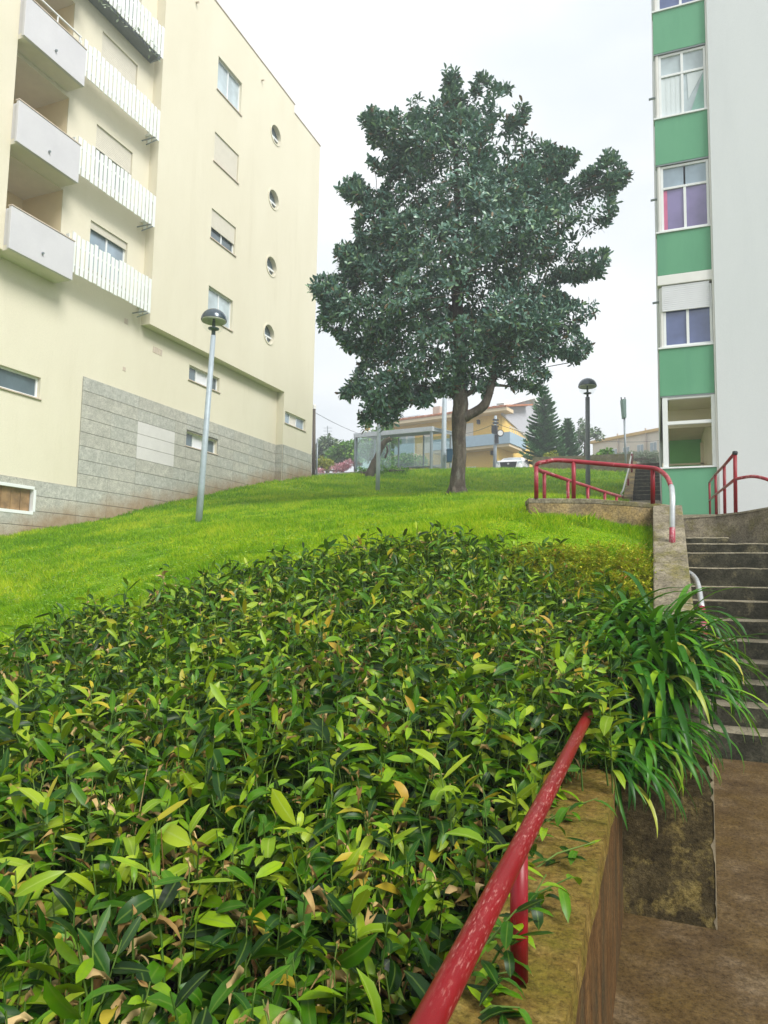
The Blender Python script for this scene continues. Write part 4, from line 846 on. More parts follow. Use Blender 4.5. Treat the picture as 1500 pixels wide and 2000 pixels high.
TD = 18.0
tb = ad(893, 968, TD); tree = thing('magnolia_tree', 'large dark evergreen tree standing alone on the lawn', 'tree', tb)
def distout(px, py):
    d = np.full(np.shape(px), 1e9)
    for i in range(len(OUT)):
        a = OUT[i]; b = OUT[(i+1) % len(OUT)]; ab = b-a; t = np.clip(((px-a[0])*ab[0]+(py-a[1])*ab[1])/(ab@ab), 0, 1)
        d = np.minimum(d, np.hypot(px-a[0]-t*ab[0], py-a[1]-t*ab[1]))
    return d
def smooth_noise3(P, scale, seed):
    r = np.random.default_rng(seed); out = np.zeros(len(P))
    for k in range(14):
        kv = r.normal(size=3)*scale; out += np.sin(P@kv+r.uniform(0, 6.3))
    return out/3.7
n = 33000
px = rng.uniform(595, 1240, n); py = rng.uniform(110, 850, n); ins = inpoly(px, py, [tuple(p) for p in OUT]); px, py = px[ins], py[ins]
dt = distout(px, py); half = np.minimum(dt*1.15, 170+0*dt)/F*TD
side = rng.choice([-1, 1], len(px)); off = side*half*np.sqrt(rng.uniform(.15, 1, len(px)))
Ptip = np.array([ad(x, y, TD+o*1.0) for x, y, o in zip(px, py, off)])
nz_ = .55*smooth_noise3(Ptip, 1.5, 5)+.75*smooth_noise3(Ptip, 4.2, 6)
keep = (nz_+np.where(dt < 14, .55, 0) > -.20+.25*np.clip((py-640)/120, 0, 1)+rng.uniform(-.3, .3, len(px))) & (dt > 2.0)
tp_ = np.array([ad(880+rng.normal()*5, y, TD+rng.normal()*.12) for y in np.linspace(135, 225, 26)])
Ptip = np.concatenate([Ptip[keep], tp_]); keep = np.r_[keep]; offk = np.r_[off[keep], np.zeros(26)]; halfk = np.r_[half[keep], np.ones(26)]
# skeleton: trunk, limbs to spread attractors
kn = ad(900, 800, TD)
trunk_pts = [tb-np.array([0, 0, .3]), tb+np.array([0, 0, .02]), ad(894, 930, TD), ad(898, 890, TD), ad(896, 850, TD), ad(897, 815, TD), ad(900, 790, TD), ad(896, 740, TD), ad(900, 660, TD), ad(890, 560, TD+.1), ad(893, 430, TD), ad(890, 300, TD), ad(886, 190, TD)]
trad = [.29, .235, .19, .172, .178, .20, .20, .17, .165, .13, .09, .06, .03]
b = MB(); b.tube([Vector(p) for p in trunk_pts], trad, 14)
for k in range(6):
    a = k*1.05+.4; d = np.array([math.cos(a), math.sin(a), 0]); b.tube([tb+d*.10+np.array([0, 0, .34]), tb+d*.21+np.array([0, 0, .10]), tb+d*.36+np.array([0, 0, -.1])], [.08, .07, .03], 8)
b.build('trunk', 'bark', tree, True)
b = MB(); b.tube(bend([ad(898, 818, TD), ad(925, 806, TD-.05), ad(948, 788, TD-.1), ad(960, 750, TD-.1), ad(975, 690, TD), ad(1010, 610, TD)], 4), [.15]*3+[.125]*6+[.105]*6+[.07]*6, 10); b.build('limb', 'bark', tree, True)
att = [Ptip[0]]; dmin = np.linalg.norm(Ptip-att[0], axis=1)
for k in range(120):
    i = int(np.argmax(dmin)); att.append(Ptip[i]); dmin = np.minimum(dmin, np.linalg.norm(Ptip-Ptip[i], axis=1))
nodes_ = [(np.array(p), r) for p, r in zip(trunk_pts[6:], trad[6:])]
dens = []
for p, q, r1, r2 in zip(trunk_pts[6:-1], trunk_pts[7:], trad[6:-1], trad[7:]):
    for t in (0, .25, .5, .75): dens.append((np.array(p)*(1-t)+np.array(q)*t, r1*(1-t)+r2*t))
nodes_ = dens; nbr = 0; tw = MB()
axis0 = np.array(tb)
for a in sorted(att, key=lambda p: np.hypot(*(p-axis0)[:2])):
    best = min(nodes_, key=lambda q: np.linalg.norm(q[0]-a)+(.9*max(0, q[0][2]-a[2]+.3)))
    p, r = best; r = min(r*.62, .085); dd_ = a-p; L = np.linalg.norm(dd_)
    if L < .15: continue
    m = p+dd_*.5+np.array([0, 0, .10*L])+rng.normal(size=3)*.05*L; pts = bend([p, m, a], 3); rs = list(np.linspace(r, max(.012, r*.3), len(pts)))
    if L > 1.1 and nbr < 60: nbr += 1; MB().tube(pts, rs, 7).build('branch', 'bark', tree, True)
    else: tw.tube(pts, rs, 6)
    for q, rr_ in zip(pts[2:], rs[2:]): nodes_.append((np.array(q), rr_))
tw.build('twigs', 'bark', tree, True, kind='stuff')
mt_ = [leaf_template(l_, w_, f_, d, 4, base=.3, twist=t_, pw=1.7) for l_, w_, f_, d, t_ in ((.20, .070, .25, -.1, .2), (.18, .066, .35, .2, -.3), (.21, .074, .2, .5, .1), (.15, .06, .3, .8, .5))]
LV = Leaves(mt_); ctr = ad(895, 500, TD); nodeP = np.array([q[0] for q in nodes_])
for P_, o_, h_ in zip(Ptip, offk, halfk):
    ax = unit(unit(P_-ctr)*.75+np.array([0, 0, .55])+rng.normal(size=3)*.35); s1 = unit(np.cross(ax, rdir())); s2 = np.cross(ax, s1)
    nl = rng.integers(5, 8); dd = float(P_@f0)
    for k in range(nl):
        a = 2*math.pi*(k/nl)*1.62+rng.uniform(-.3, .3); h = k/nl; el = .25+.75*h
        d = (s1*math.cos(a)+s2*math.sin(a))*math.cos(el)+ax*math.sin(el)
        sc1 = rng.uniform(.55, 1.1); LV.add(rng.integers(4), P_+ax*(.03+.08*h)+d*.02-ax*.06, d, ax+rng.normal(size=3)*.55, sc1, 0 if rng.random() > .05 else 1, sc1*(1.0/dd)*(1 if o_ < 0 else .5))
LV.build(tree, ['magnolia', 'magbrown'], 300, 'leaf', 'foliage')

# ------------------------------------------------------------------ hedge of broad leaved stems in the bed
hedge = thing('leafy_hedge', 'dense bed of glossy broad leaved stems with yellowed and dried leaves beside the handrail', 'hedge', (-2, 2.5, -1))
HT = [leaf_template(.105, .032, .35, .28, 4, base=.35), leaf_template(.12, .032, .45, .60, 4, base=.3), leaf_template(.115, .028, .2, .05, 4, base=.35), leaf_template(.10, .039, .3, .9, 5, base=.35), leaf_template(.125, .034, .5, .4, 4, base=.3, twist=.8),
      leaf_template(.09, .030, 1.3, 1.3, 5, base=.3, wave=.006, twist=1.6), leaf_template(.08, .022, 1.8, .5, 5, base=.3, wave=.008, twist=-2.2)]
LH = Leaves(HT); smb = MB()
ns = 0; rh = np.random.default_rng(21)
patchP = np.array([(rh.uniform(-4, -.4), rh.uniform(0, 6)) for _ in range(18)]+[tuple(ad(x, y, d_)[:2]) for x, y, d_ in ((190, 1690, 1.7), (430, 1800, 1.5), (90, 1830, 1.5), (740, 1650, 1.75), (250, 1560, 2.0), (620, 1330, 2.8), (640, 1150, 4.4), (1000, 1270, 3.4))])
while ns < 3700:
    u, v = rh.uniform(-4.6, -.12), rh.uniform(-.8, 6.1)
    if not inpoly(np.array([u]), np.array([v]), bed_poly)[0]: continue
    px_, py_, d_ = proj(np.array([u, v, float(top_z(np.array([u]), np.array([v]))[0])]))
    if d_ < .55 or px_ < -260 or px_ > 1560 or py_ > 2500: continue
    ns += 1
    zt_ = float(top_z(np.array([u]), np.array([v]))[0])+rh.normal()*.035-(.05 if d_ < 1.5 else 0)
    if rh.random() < .06: zt_ += rh.uniform(.05, .13)
    if u > -.55 and v < 2.9: zt_ = min(zt_, -.565+.05*rh.random()-.07*(u > -.48))
    H = rh.uniform(.34, .46); z0 = zt_-H
    ln = rh.normal(size=2)*.07; p0 = np.array([u, v, z0]); p1 = np.array([u+ln[0], v+ln[1], zt_])
    if p1[0] > -.34 and v < 3.0: p1[0] = -.34
    mid = (p0+p1)/2+np.array([rh.normal()*.01, rh.normal()*.01, 0]); smb.tube([p0, mid, p1], [.0035, .003, .0016], 4, cap=False)
    dry = min(np.hypot(*(patchP-[u, v]).T)); pdry = .26 if dry < .24 else .05
    young = rh.random() < .10; ga = rh.uniform(0, 6.3); nl = rh.integers(10, 15)
    sz = rh.uniform(.78, 1.15)*(1.0 if d_ < 3.2 else .95)
    for k in range(nl):
        t = .22+.78*(k+.5)/nl; p = p0*(1-t)**2+2*mid*t*(1-t)+p1*t*t if False else p0+(p1-p0)*t
        a = ga+k*2.4+rh.normal()*.3; el = rh.uniform(-.25, 1.05)+.4*(t > .93); d = np.array([math.cos(a)*math.cos(el), math.sin(a)*math.cos(el), math.sin(el)])
        r = rh.random(); mi = 1 if young and t > .6 else 0; ti = rh.integers(0, 5)
        if r < pdry: mi = 3; ti = rh.integers(5, 7)
        elif r < pdry+.028: mi = 2
        elif r < pdry+.10: mi = 1
        s = sz*rh.uniform(.55, 1.2)*(.8 if mi == 3 else 1)*(.72 if t > .95 else 1)
        up = np.array([0, 0, 1.])+rh.normal(size=3)*.5
        tip = p+d*.1*s
        if tip[0] > -.31 and v < 2.9 and tip[2] > -.68 and rh.random() > .12: continue
        LH.add(ti, p, d, up, s, mi, (s/d_)*(1 if t > .62 else .3)*(1.0 if ti < 5 else .8))
# a few tall shoots breaking the far edge, and sprigs leaning over the wall and rail
for (x, y, d_) in ((430, 1105, 5.4), (520, 1090, 5.5), (250, 1140, 4.9), (720, 1035, 5.8), (860, 1030, 5.9), (640, 1075, 5.7), (590, 1085, 5.7), (1010, 1040, 5.6), (70, 1215, 4.2), (150, 1195, 4.5), (790, 1045, 5.9), (950, 1050, 5.8), (370, 1130, 5.2), (610, 1130, 4.6), (1190, 1345, 2.7), (1100, 1310, 3.0), (690, 1760, 1.55), (420, 1400, 2.6), (120, 1400, 2.6), (1020, 1440, 2.5), (680, 1055, 5.8), (905, 1035, 5.9), (830, 1050, 5.7), (545, 1075, 5.6), (470, 1100, 5.4), (330, 1140, 5.1), (200, 1175, 4.7), (30, 1235, 4.2), (1060, 1060, 5.7), (745, 1040, 5.9), (1090, 1080, 5.6), (985, 1040, 5.8), (560, 1150, 4.4), (300, 1215, 4.0), (800, 1120, 4.6), (1000, 1230, 3.6), (480, 1330, 3.0), (240, 1480, 2.3), (860, 1500, 2.2), (560, 1620, 1.8), (330, 1560, 2.0), (90, 1560, 2.0), (950, 1640, 1.9), (640, 1450, 2.3), (1165, 1340, 2.85), (1140, 1330, 2.9), (1175, 1375, 2.75), (1125, 1345, 2.8)):
    p1 = ad(x, y, d_); p0 = p1-np.array([rh.normal()*.05, rh.normal()*.05, .42]); smb.tube([p0, (p0+p1)/2, p1], [.004, .003, .0018], 5, cap=False); ga = rh.uniform(0, 6.3)
    for k in range(11):
        t = .35+.65*(k+.5)/11; p = p0+(p1-p0)*t; a = ga+k*2.4; el = rh.uniform(.2, .9); d = np.array([math.cos(a)*math.cos(el), math.sin(a)*math.cos(el), math.sin(el)]); LH.add(rh.integers(0, 5), p, d, np.array([0, 0, 1.]), rh.uniform(.9, 1.3), 1 if (d_ < 3 and rh.random() < .6) else 0, 1.2/d_)
for (u, v, z, du, dv, dz, n_) in ((-.385, 1.62, -.80, .12, .05, .14, 9), (-.39, 1.45, -.81, .10, .02, .07, 6), (-.36, 1.78, -.8, .15, .05, .12, 6), (-.38, 2.05, -.8, .2, .1, .1, 7), (-.39, 1.05, -.80, .08, .02, .10, 6), (-.4, 2.45, -.80, .2, .05, .12, 6), (-.40, 1.40, -.80, .13, .03, .20, 9), (-.36, 1.50, -.80, .10, -.06, .16, 9), (-.33, 1.56, -.80, .09, .06, .20, 9), (-.36, 1.36, -.80, .11, .0, .06, 8), (-.34, 1.44, -.81, .05, -.05, .10, 8), (-.42, 1.9, -.80, .12, .0, .18, 8), (-.42, 2.25, -.8, .16, .0, .16, 8), (-.42, .75, -.8, .05, 0, .14, 8)):
    p0 = np.array([u, v, z-.05]); p1 = p0+np.array([du, dv, dz]); smb.tube([p0, (p0+p1)/2+np.array([0, 0, .02]), p1], [.003, .0025, .0015], 5, cap=False)
    for k in range(n_):
        t = .3+.7*(k+.5)/n_; p = p0+(p1-p0)*t; a = k*2.4+u*30; el = rh.uniform(-.1, .5); d = np.array([math.cos(a)*math.cos(el), math.sin(a)*math.cos(el), math.sin(el)]); LH.add(rh.integers(0, 4), p, d, np.array([0, 0, 1.]), rh.uniform(.5, .8), 0, .8)
LH.build(hedge, ['hedge', 'hedgelight', 'hedgeyellow', 'hedgedry'], 300, 'leaf', 'foliage')
smb.build('stems', 'stem', hedge, True, kind='stuff')
# dry stalks and withered flower stems
dm = MB(); 
for k in range(90):
    u, v = rh.uniform(-3.6, -.4), rh.uniform(.6, 5.6)
    if not inpoly(np.array([u]), np.array([v]), bed_poly)[0]: continue
    z = float(top_z(np.array([u]), np.array([v]))[0]); p = np.array([u, v, z-.25]); d = np.array([rh.normal()*.35, rh.normal()*.35, 1]); d = unit(d); L = rh.uniform(.15, .30)
    dm.tube([p, p+d*L*.6, p+d*L+rh.normal(size=3)*.015], [.0028, .002, .0012], 4, cap=False)
dm.build('dry_stalks', 'hedgedry', hedge, True, kind='stuff')

# ------------------------------------------------------------------ agapanthus clumps
def strap(L, W, e0, k, n=11, fold=.35, side=0.0):
    V = []; T = []; x = z = 0; y = 0
    for i in range(n+1):
        t = i/n
        if i: a = e0-k*t**1.25; x += L/n*math.cos(a); z += L/n*math.sin(a); y += side*L/n*t
        a = e0-k*t**1.25; wd = W/2*min(1, .55+t*2)*(1-max(0, (t-.5)/.5)**2.2)+.0006; nx, nz2 = -math.sin(a), math.cos(a)
        V += [(y-wd, x+nx*wd*fold, z+nz2*wd*fold), (y, x, z), (y+wd, x+nx*wd*fold, z+nz2*wd*fold)]
        if i: q = 3*(i-1); w_ = 3*i; T += [(q, q+1, w_+1), (q, w_+1, w_), (q+1, q+2, w_+2), (q+1, w_+2, w_+1)]
    return np.array(V), np.array(T)
ST = [strap(.58, .033, e, k, side=s) for e, k, s in ((1.25, 2.0, .1), (1.15, 2.5, -.15), (1.05, 2.3, .2), (.95, 2.6, -.1), (.8, 2.3, .15), (.65, 2.0, -.2), (1.3, 2.7, .1), (1.35, 3.0, -.25), (1.4, 1.5, 0), (.45, 1.8, .2), (1.1, 3.0, .3), (.9, 1.9, -.3))]
ra = np.random.default_rng(5)
def agap(label, centers, dirbias, scale=1.0, clumpmin=.0):
    c0 = np.mean([c[:3] for c in centers], axis=0); t = thing('agapanthus_plant', label, 'plant', c0, 'strap leaved plants over the wall'); L = Leaves(ST)
    for (u, v, z, nleaf) in centers:
        for k in range(nleaf):
            a = ra.uniform(0, 2*math.pi)
            d = np.array([math.cos(a), math.sin(a), 0])+np.array(dirbias+(0,))*ra.uniform(.2, 1.1); d = unit(d)
            p = np.array([u, v, z])+np.array([ra.normal()*.05, ra.normal()*.05, ra.normal()*.02])
            L.add(ra.integers(len(ST)), p, d, np.array([0, 0, 1.]), scale*ra.uniform(.72, 1.15), 1 if ra.random() < .025 else 0, 1)
    L.build(t, ['agap', 'agapyel'], 300, 'strap_leaf', 'strap_leaves')
    return t
agap('big clump of glossy arching strap leaves spilling over the sloping stair wall', [(-.08, 4.35, -.46, 100), (.06, 4.25, -.50, 100), (-.20, 4.6, -.40, 80), (.04, 4.62, -.36, 90), (.04, 3.98, -.62, 100), (-.18, 4.1, -.58, 80), (-.34, 4.3, -.52, 60), (-.3, 3.95, -.62, 50)], (.30, -.08), .98)
agap('lower clump of narrow strap leaves drooping over the end of the mossy wall', [(-.26, 3.40, -.90, 70), (-.17, 3.60, -.86, 80), (-.30, 3.75, -.84, 60), (-.06, 3.8, -.80, 80)], (.34, -.3), .78)
agap('small upright tuft of broad strap leaves among the hedge leaves', [(-.66, 3.75, -.70, 18)], (.1, 0), .82)

def lawn_hit(x, y):
    k_ = ray(x, y); dd = np.linspace(4.5, 42, 260); pts = k_[None]*dd[:, None]; g = lawn_z(pts[:, 0], pts[:, 1])-pts[:, 2]; i = int(np.argmax(g > 0)) if (g > 0).any() else int(np.argmin(np.abs(g)))
    p = pts[i].copy(); p[2] += g[i]; return p
# ------------------------------------------------------------------ low yellow green weeds at the lawn edge by the wall
rw = np.random.default_rng(9); WT = [leaf_template(.05, .016, .2, .2, 2, base=.3), leaf_template(.06, .011, .2, .4, 2, base=.3)]
LW_ = Leaves(WT); wm = MB()
for k in range(1500):
    x, y = rw.uniform(985, 1288), rw.uniform(1062, 1190)
    if y < 1062+rw.uniform(0, 40) or rw.random() > .35+.65*min(1, (y-1062)/55): continue
    p = lawn_hit(x, y); u, v = p[0], p[1]
    if u > -.04 or u < -2.2: continue
    z0 = float(lawn_z(np.array([u]), np.array([v]))[0])-.03; H = rw.uniform(.05, .13)*(1.1 if y > 1090 else .7); p0 = np.array([u, v, z0]); p1 = p0+np.array([rw.normal()*.04, rw.normal()*.04, H]); wm.tube([p0, p1], [.0022, .0012], 3, cap=False)
    for q in range(9):
        t = .25+.75*(q+.5)/9; a = q*2.4+k; el = rw.uniform(.1, .9); LW_.add(q % 2, p0+(p1-p0)*t, np.array([math.cos(a)*math.cos(el), math.sin(a)*math.cos(el), math.sin(el)]), np.array([0, 0, 1.]), rw.uniform(.6, 1.1), 0, 0)
wt = thing('weed_patch', 'patch of low yellow green weeds with reddish stems between the lawn and the hedge', 'weeds', (-.8, 5.8, .2)); wt['kind'] = 'stuff'
LW_.build(wt, ['weed'], 0, 'leaf', 'weed_leaves'); wm.build('weed_stems', 'weed', wt, True, kind='stuff')

# ------------------------------------------------------------------ lawn grass
rg = np.random.default_rng(12)
def grass(n):
    # sample in the picture's field of view with distance so that blades stay dense near the camera
    d = 5.2*(42/5.2)**(rg.random(n)**1.25); x = rg.uniform(-.62, .5, n)*d
    u = x*c_-d*s_; v = x*s_+d*c_
    ok = (u > -15.0) & (u < right_edge(v)-.02) & (v < 40.6) & (v > 3)
    ok &= ~inpoly(u, v, [(p[0], p[1]) for p in bed_poly]); u, v, d = u[ok], v[ok], d[ok]
    Z = lawn_z(u, v) if len(u) < 200000 else np.concatenate([lawn_z(a, b_) for a, b_ in zip(np.array_split(u, 12), np.array_split(v, 12))])
    nzs = smooth_noise3(np.stack([u, v, 0*u], 1), 2.2, 3); nz2 = smooth_noise3(np.stack([u, v, 0*u], 1), 7, 8)
    H = (.036+.034*rg.random(len(u)))*(1+.5*nzs+.45*nz2)*np.clip(.75+d/26, .9, 1.9); H = np.clip(H, .01, .15); W = (.0042+.0011*d)*rg.uniform(.7, 1.2, len(u))
    a = rg.uniform(0, 2*math.pi, len(u)); lean = rg.normal(size=(len(u), 2))*.55
    base = np.stack([u, v, Z-.004], 1); dx = np.stack([np.cos(a)*W/2, np.sin(a)*W/2, 0*u], 1); tip = base+np.stack([lean[:, 0]*H, lean[:, 1]*H, H], 1)
    Vt = np.stack([base-dx, base+dx, tip], 1).reshape(-1, 3); T = np.arange(len(Vt)).reshape(-1, 3)
    return Vt, T
Vt, T = grass(620000)
g = fast('grass', Vt, T, ['grass'], None, None, False, 'stuff'); g['label'] = 'short bright green grass covering the lawn'
def flecks(n, name, label, mat, size, hgt, seed, patch):
    r = np.random.default_rng(seed); x = r.uniform(5, 1285, n); y = r.uniform(925, 1240, n); pts = np.array([lawn_hit(a, b_) for a, b_ in zip(x, y)])
    q = smooth_noise3(pts*np.array([1, 1, 0]), .9, seed) > patch; pts = pts[q]; pts = pts[(pts[:, 0] > -14.9) & (pts[:, 0] < right_edge(pts[:, 1])-.05) & ~inpoly(pts[:, 0], pts[:, 1], bed_poly)]
    L_ = Leaves([leaf_template(1, .8, .2, .2, 2, base=.6)])
    for p in pts:
        for k in range(3):
            a = r.uniform(0, 6.3); L_.add(0, p+np.array([r.normal()*.015, r.normal()*.015, hgt*r.uniform(.6, 1.3)]), np.array([math.cos(a), math.sin(a), r.uniform(-.1, .6)]), np.array([0, 0, 1.]), size*r.uniform(.6, 1.3)*(.7+depth(p)*.04), 0, 0)
    t = thing(name, label, 'clover', (-4, 10, 1)); t['kind'] = 'stuff'; L_.build(t, [mat], 0, 'leaf', 'clover_leaves')
flecks(6500, 'clover', 'scattered clover leaves among the grass', 'clover', .036, .075, 31, -.1)
flecks(1500, 'clover_flowers', 'tiny pale clover flowers among the grass', 'fleck', .017, .085, 33, .1)
# taller tufts: clover and rank grass along the crest, foot of walls and a few clumps
TT = [leaf_template(.16, .012, .2, .5, 3, base=.5), leaf_template(.12, .010, .2, .9, 3, base=.5)]
LT = Leaves(TT)
def tuft(p, n, s):
    for k in range(n):
        a = rg.uniform(0, 6.3); el = rg.uniform(.5, 1.4); LT.add(rg.integers(2), np.array(p)+np.array([rg.normal()*.06*s, rg.normal()*.06*s, -.02]), np.array([math.cos(a)*math.cos(el), math.sin(a)*math.cos(el), math.sin(el)]), np.array([0, 0, 1.]), s*rg.uniform(.6, 1.2), 0, 0)
for (x, y, n_, s) in ((1135, 1028, 60, 1.1), (1048, 1012, 40, .9), (1250, 1035, 40, .8), (1240, 1024, 30, .7), (1270, 1050, 40, .7), (560, 1035, 20, .6), (450, 1040, 25, .7)):
    p = lawn_hit(x, y); tuft(p, n_, s)
for v in np.linspace(9, 25, 160):
    u = -14.93+abs(rg.normal())*.12; tuft((u, v, float(lawn_z(np.array([u]), np.array([v]))[0])), 6, rg.uniform(.5, 1.1))
for v in np.linspace(4.8, 7.1, 40): u = -.03-abs(rg.normal())*.05; tuft((u, v, float(lawn_z(np.array([u]), np.array([v]))[0])), 7, rg.uniform(.4, .8))
for t in np.linspace(0, 1, 40): u = -1.1+t*1.1; tuft((u, 6.56+.46*t, float(lawn_z(np.array([u]), np.array([6.55+.46*t]))[0])), 6, rg.uniform(.3, .8))
for q in range(60): a = rg.uniform(0, 6.3); r = rg.uniform(.25, .5); u, v = tb[0]+r*math.cos(a), tb[1]+r*math.sin(a); tuft((u, v, float(lawn_z(np.array([u]), np.array([v]))[0])), 5, rg.uniform(.4, .7))
tt = thing('grass_tufts', 'taller grass tufts along walls and tree foot', 'grass', (-5, 12, 1)); tt['kind'] = 'stuff'
LT.build(tt, ['grass'], 0, 'blade', 'tuft_blades')

# ------------------------------------------------------------------ background beyond the lawn
# yellow house
hd = 62.0; HC = ad(981, 900, hd); fx = hw(-.83, .56); sx_ = hw(.56, .83); fn = hw(-.56, -.83); sn = hw(.83, -.56)
house = thing('yellow_house', 'two storey yellow house with a tiled roof and grey blue balcony behind the tree', 'house', HC)
def HP(a, b_, z, o=0.0): return HC+fx*a+sx_*b_+fn*o*1.0+ZA*(z-HC[2])
def hbox(mb, a0, a1, b0, b1, z0, z1, mi=0): mb.hexa([HP(a0, b0, z0), HP(a1, b0, z0), HP(a1, b1, z0), HP(a0, b1, z0), HP(a0, b0, z1), HP(a1, b0, z1), HP(a1, b1, z1), HP(a0, b1, z1)], mi)
zE = float(ad(981, 806, hd)[2]); zB = float(ad(985, 872, hd)[2])
b = MB(); hbox(b, 0, 12.6, 0, 10, 8.5, zE); b.build('wall', 'yellow', house)
b = MB(); hbox(b, -.9, 13, -1.1, .4, zE, zE+.30); b.build('eave', 'eave', house)
b = MB()
for k in range(38):
    a0 = -.9+13.9*k/38; b.hexa([HP(a0, -1.15, zE+.31), HP(a0+.33, -1.15, zE+.31), HP(a0+.33, 5, zE+1.75), HP(a0, 5, zE+1.75), HP(a0, -1.15, zE+.46+.05*(k % 2)), HP(a0+.33, -1.15, zE+.46+.05*(k % 2)), HP(a0+.33, 5, zE+1.9), HP(a0, 5, zE+1.9)])
b.build('roof', 'tile', house)
# raised white edged gable with grey panel on the right-hand side
b = MB(); b.prism([HP(-.02, -.3, zE-.2), HP(-.02, 9.5, zE-1.9), HP(-.02, 8.9, zE+1.5), HP(-.02, 6.0, zE+2.6), HP(-.02, -.3, zE+.5)], [HP(-.14, -.3, zE-.2), HP(-.14, 9.5, zE-1.9), HP(-.14, 8.9, zE+1.5), HP(-.14, 6.0, zE+2.6), HP(-.14, -.3, zE+.5)]); b.build('gable_panel', 'greygable', house)
b = MB(); b.bar(HP(-.3, -1.1, zE+.55), HP(-.3, 6.1, zE+2.85), .7, .28); b.bar(HP(-.3, 6.1, zE+2.85), HP(-.3, 9.2, zE+1.55), .7, .28); b.build('gable_trim', 'wht', house)
b = MB(); hbox(b, -1.3, 6.6, -1.3, -1.18, zB, zB+1.0); hbox(b, -1.3, -1.18, -1.18, 2.4, zB, zB+1.0); hbox(b, 6.48, 6.6, -1.18, 0, zB, zB+1.0); bl = b.build('balcony', 'bluebalc', house)
b = MB(); hbox(b, -1.2, 6.5, -1.2, -.01, zB-.25, zB-.002); hbox(b, -1.2, -.01, -.01, 2.35, zB-.25, zB-.002); b.build('balcony_slab', 'eave', bl)
for q in range(8): b = MB(); b.bar(HP(-1.24, -1.1+q*.48, zB+1.0), HP(-1.24, -1.1+q*.48, zB+1.5), .04, .04); b.build('rail_post', 'wht', bl)
b = MB(); b.bar(HP(-1.24, -1.2, zB+1.5), HP(-1.24, 2.4, zB+1.5), .05, .05); b.build('rail', 'wht', bl)
b = MB(); hbox(b, 8.6, 12.5, -1.1, -1.0, zB, zB+1.0); bl2 = b.build('balcony', 'bluebalc', house); b = MB(); hbox(b, 8.6, 12.5, -1.0, -.01, zB-.25, zB-.002); b.build('balcony_slab', 'eave', bl2)
def hwin(a0, a1, z0, z1, n, gl):
    b = MB(); hbox(b, a0, a1, -.06, -.005, z0, z1); w_ = b.build('window', 'wht', house)
    for k in range(n): b = MB(); wd = (a1-a0)/n; hbox(b, a0+wd*k+.12, a0+wd*(k+1)-.12, -.085, -.062, z0+.14, z1-.3); b.build('pane', gl, w_)
hwin(2.9, 4.8, zB+.1, zB+2.5, 2, 'blinds'); hwin(2.6, 5.4, zB-3.1, zB-1.6, 3, 'pane_light'); hwin(9.2, 11.0, zB+.1, zB+2.4, 2, 'pane_light'); hwin(7.2, 8.2, zB+.1, zB+2.3, 1, 'blinds')
b = MB(); hbox(b, 0-.02, .35, -.9, -.02, 8.5, zB-.25); b.build('porch_pillar', 'yellow', house)
for a, z in ((4.2, zB-1.2), (2.2, zE-.7), (.8, zB-.7)): b = MB(); hbox(b, a, a+.22, -.3, -.01, z, z+.35); b.build('wall_lamp', 'black', house)
b = MB(); hbox(b, 7.6, 8.4, 2, 3, zE+.9, zE+2.1); b.build('chimney', 'sill', house)
b = MB(); b.bar(HP(9.3, 1.2, zE+.6), HP(12.2, 1.2, zE+.6), 1.2, .12); b.tube([HP(9.6, 1.6, zE+1.15), HP(12, 1.6, zE+1.15)], .22, 10); b.build('solar_heater', 'galv', house)
b = MB(); hbox(b, 6.2, 7.1, -.2, -.01, 8.7, 10.6); b.build('door', 'sill', house)
# long pale house at right
LC = ad(1158, 905, 74); LD = ad(1310, 905, 66)
lh = thing('pale_long_house', 'long pale low building with an ochre roof edge in the right distance', 'house', (LC+LD)/2)
zl0, zl1 = float(ad(1158, 905, 74)[2]), float(ad(1158, 866, 74)[2]); zr1 = float(ad(1310, 858, 66)[2]); dv = unit(LD-LC); dn = np.array([-dv[1], dv[0], 0])
def LP(t, o, z): p = LC+(LD-LC)*t+dn*o; return np.array([p[0], p[1], z])
b = MB(); b.hexa([LP(0, 0, 6), LP(1.3, 0, 6), LP(1.3, 7, 6), LP(0, 7, 6), LP(0, 0, zl1), LP(1.3, 0, zl1), LP(1.3, 7, zl1), LP(0, 7, zl1)]); b.build('wall', 'longwall', lh)
b = MB(); b.hexa([LP(-.02, -.25, zl1), LP(1.3, -.25, zl1), LP(1.3, 7.2, zl1), LP(-.02, 7.2, zl1), LP(-.02, -.25, zl1+.28), LP(1.3, -.25, zl1+.28), LP(1.3, 7.2, zl1+.28), LP(-.02, 7.2, zl1+.28)]); b.build('roof_edge', 'ochretrim', lh)
for t in (.08, .27, .42, .60, .76, .93):
    b = MB(); b.hexa([LP(t, -.04, zl1-2.1), LP(t+.085, -.04, zl1-2.1), LP(t+.085, .02, zl1-2.1), LP(t, .02, zl1-2.1), LP(t, -.04, zl1-.95), LP(t+.085, -.04, zl1-.95), LP(t+.085, .02, zl1-.95), LP(t, .02, zl1-.95)]); w_ = b.build('window', 'wht', lh)
    for q in (.006, .046): b = MB(); b.hexa([LP(t+q, -.06, zl1-2.0), LP(t+q+.034, -.06, zl1-2.0), LP(t+q+.034, -.042, zl1-2.0), LP(t+q, -.042, zl1-2.0), LP(t+q, -.06, zl1-1.05), LP(t+q+.034, -.06, zl1-1.05), LP(t+q+.034, -.042, zl1-1.05), LP(t+q, -.042, zl1-1.05)]); b.build('pane', 'pane_grey', w_)
for t in (.36, .72): b = MB(); p = LP(t, -.15, 0); b.tube([(p[0], p[1], 6), (p[0], p[1], zl1+.5)], .09, 6); b.build('downpipe', 'sill', lh)

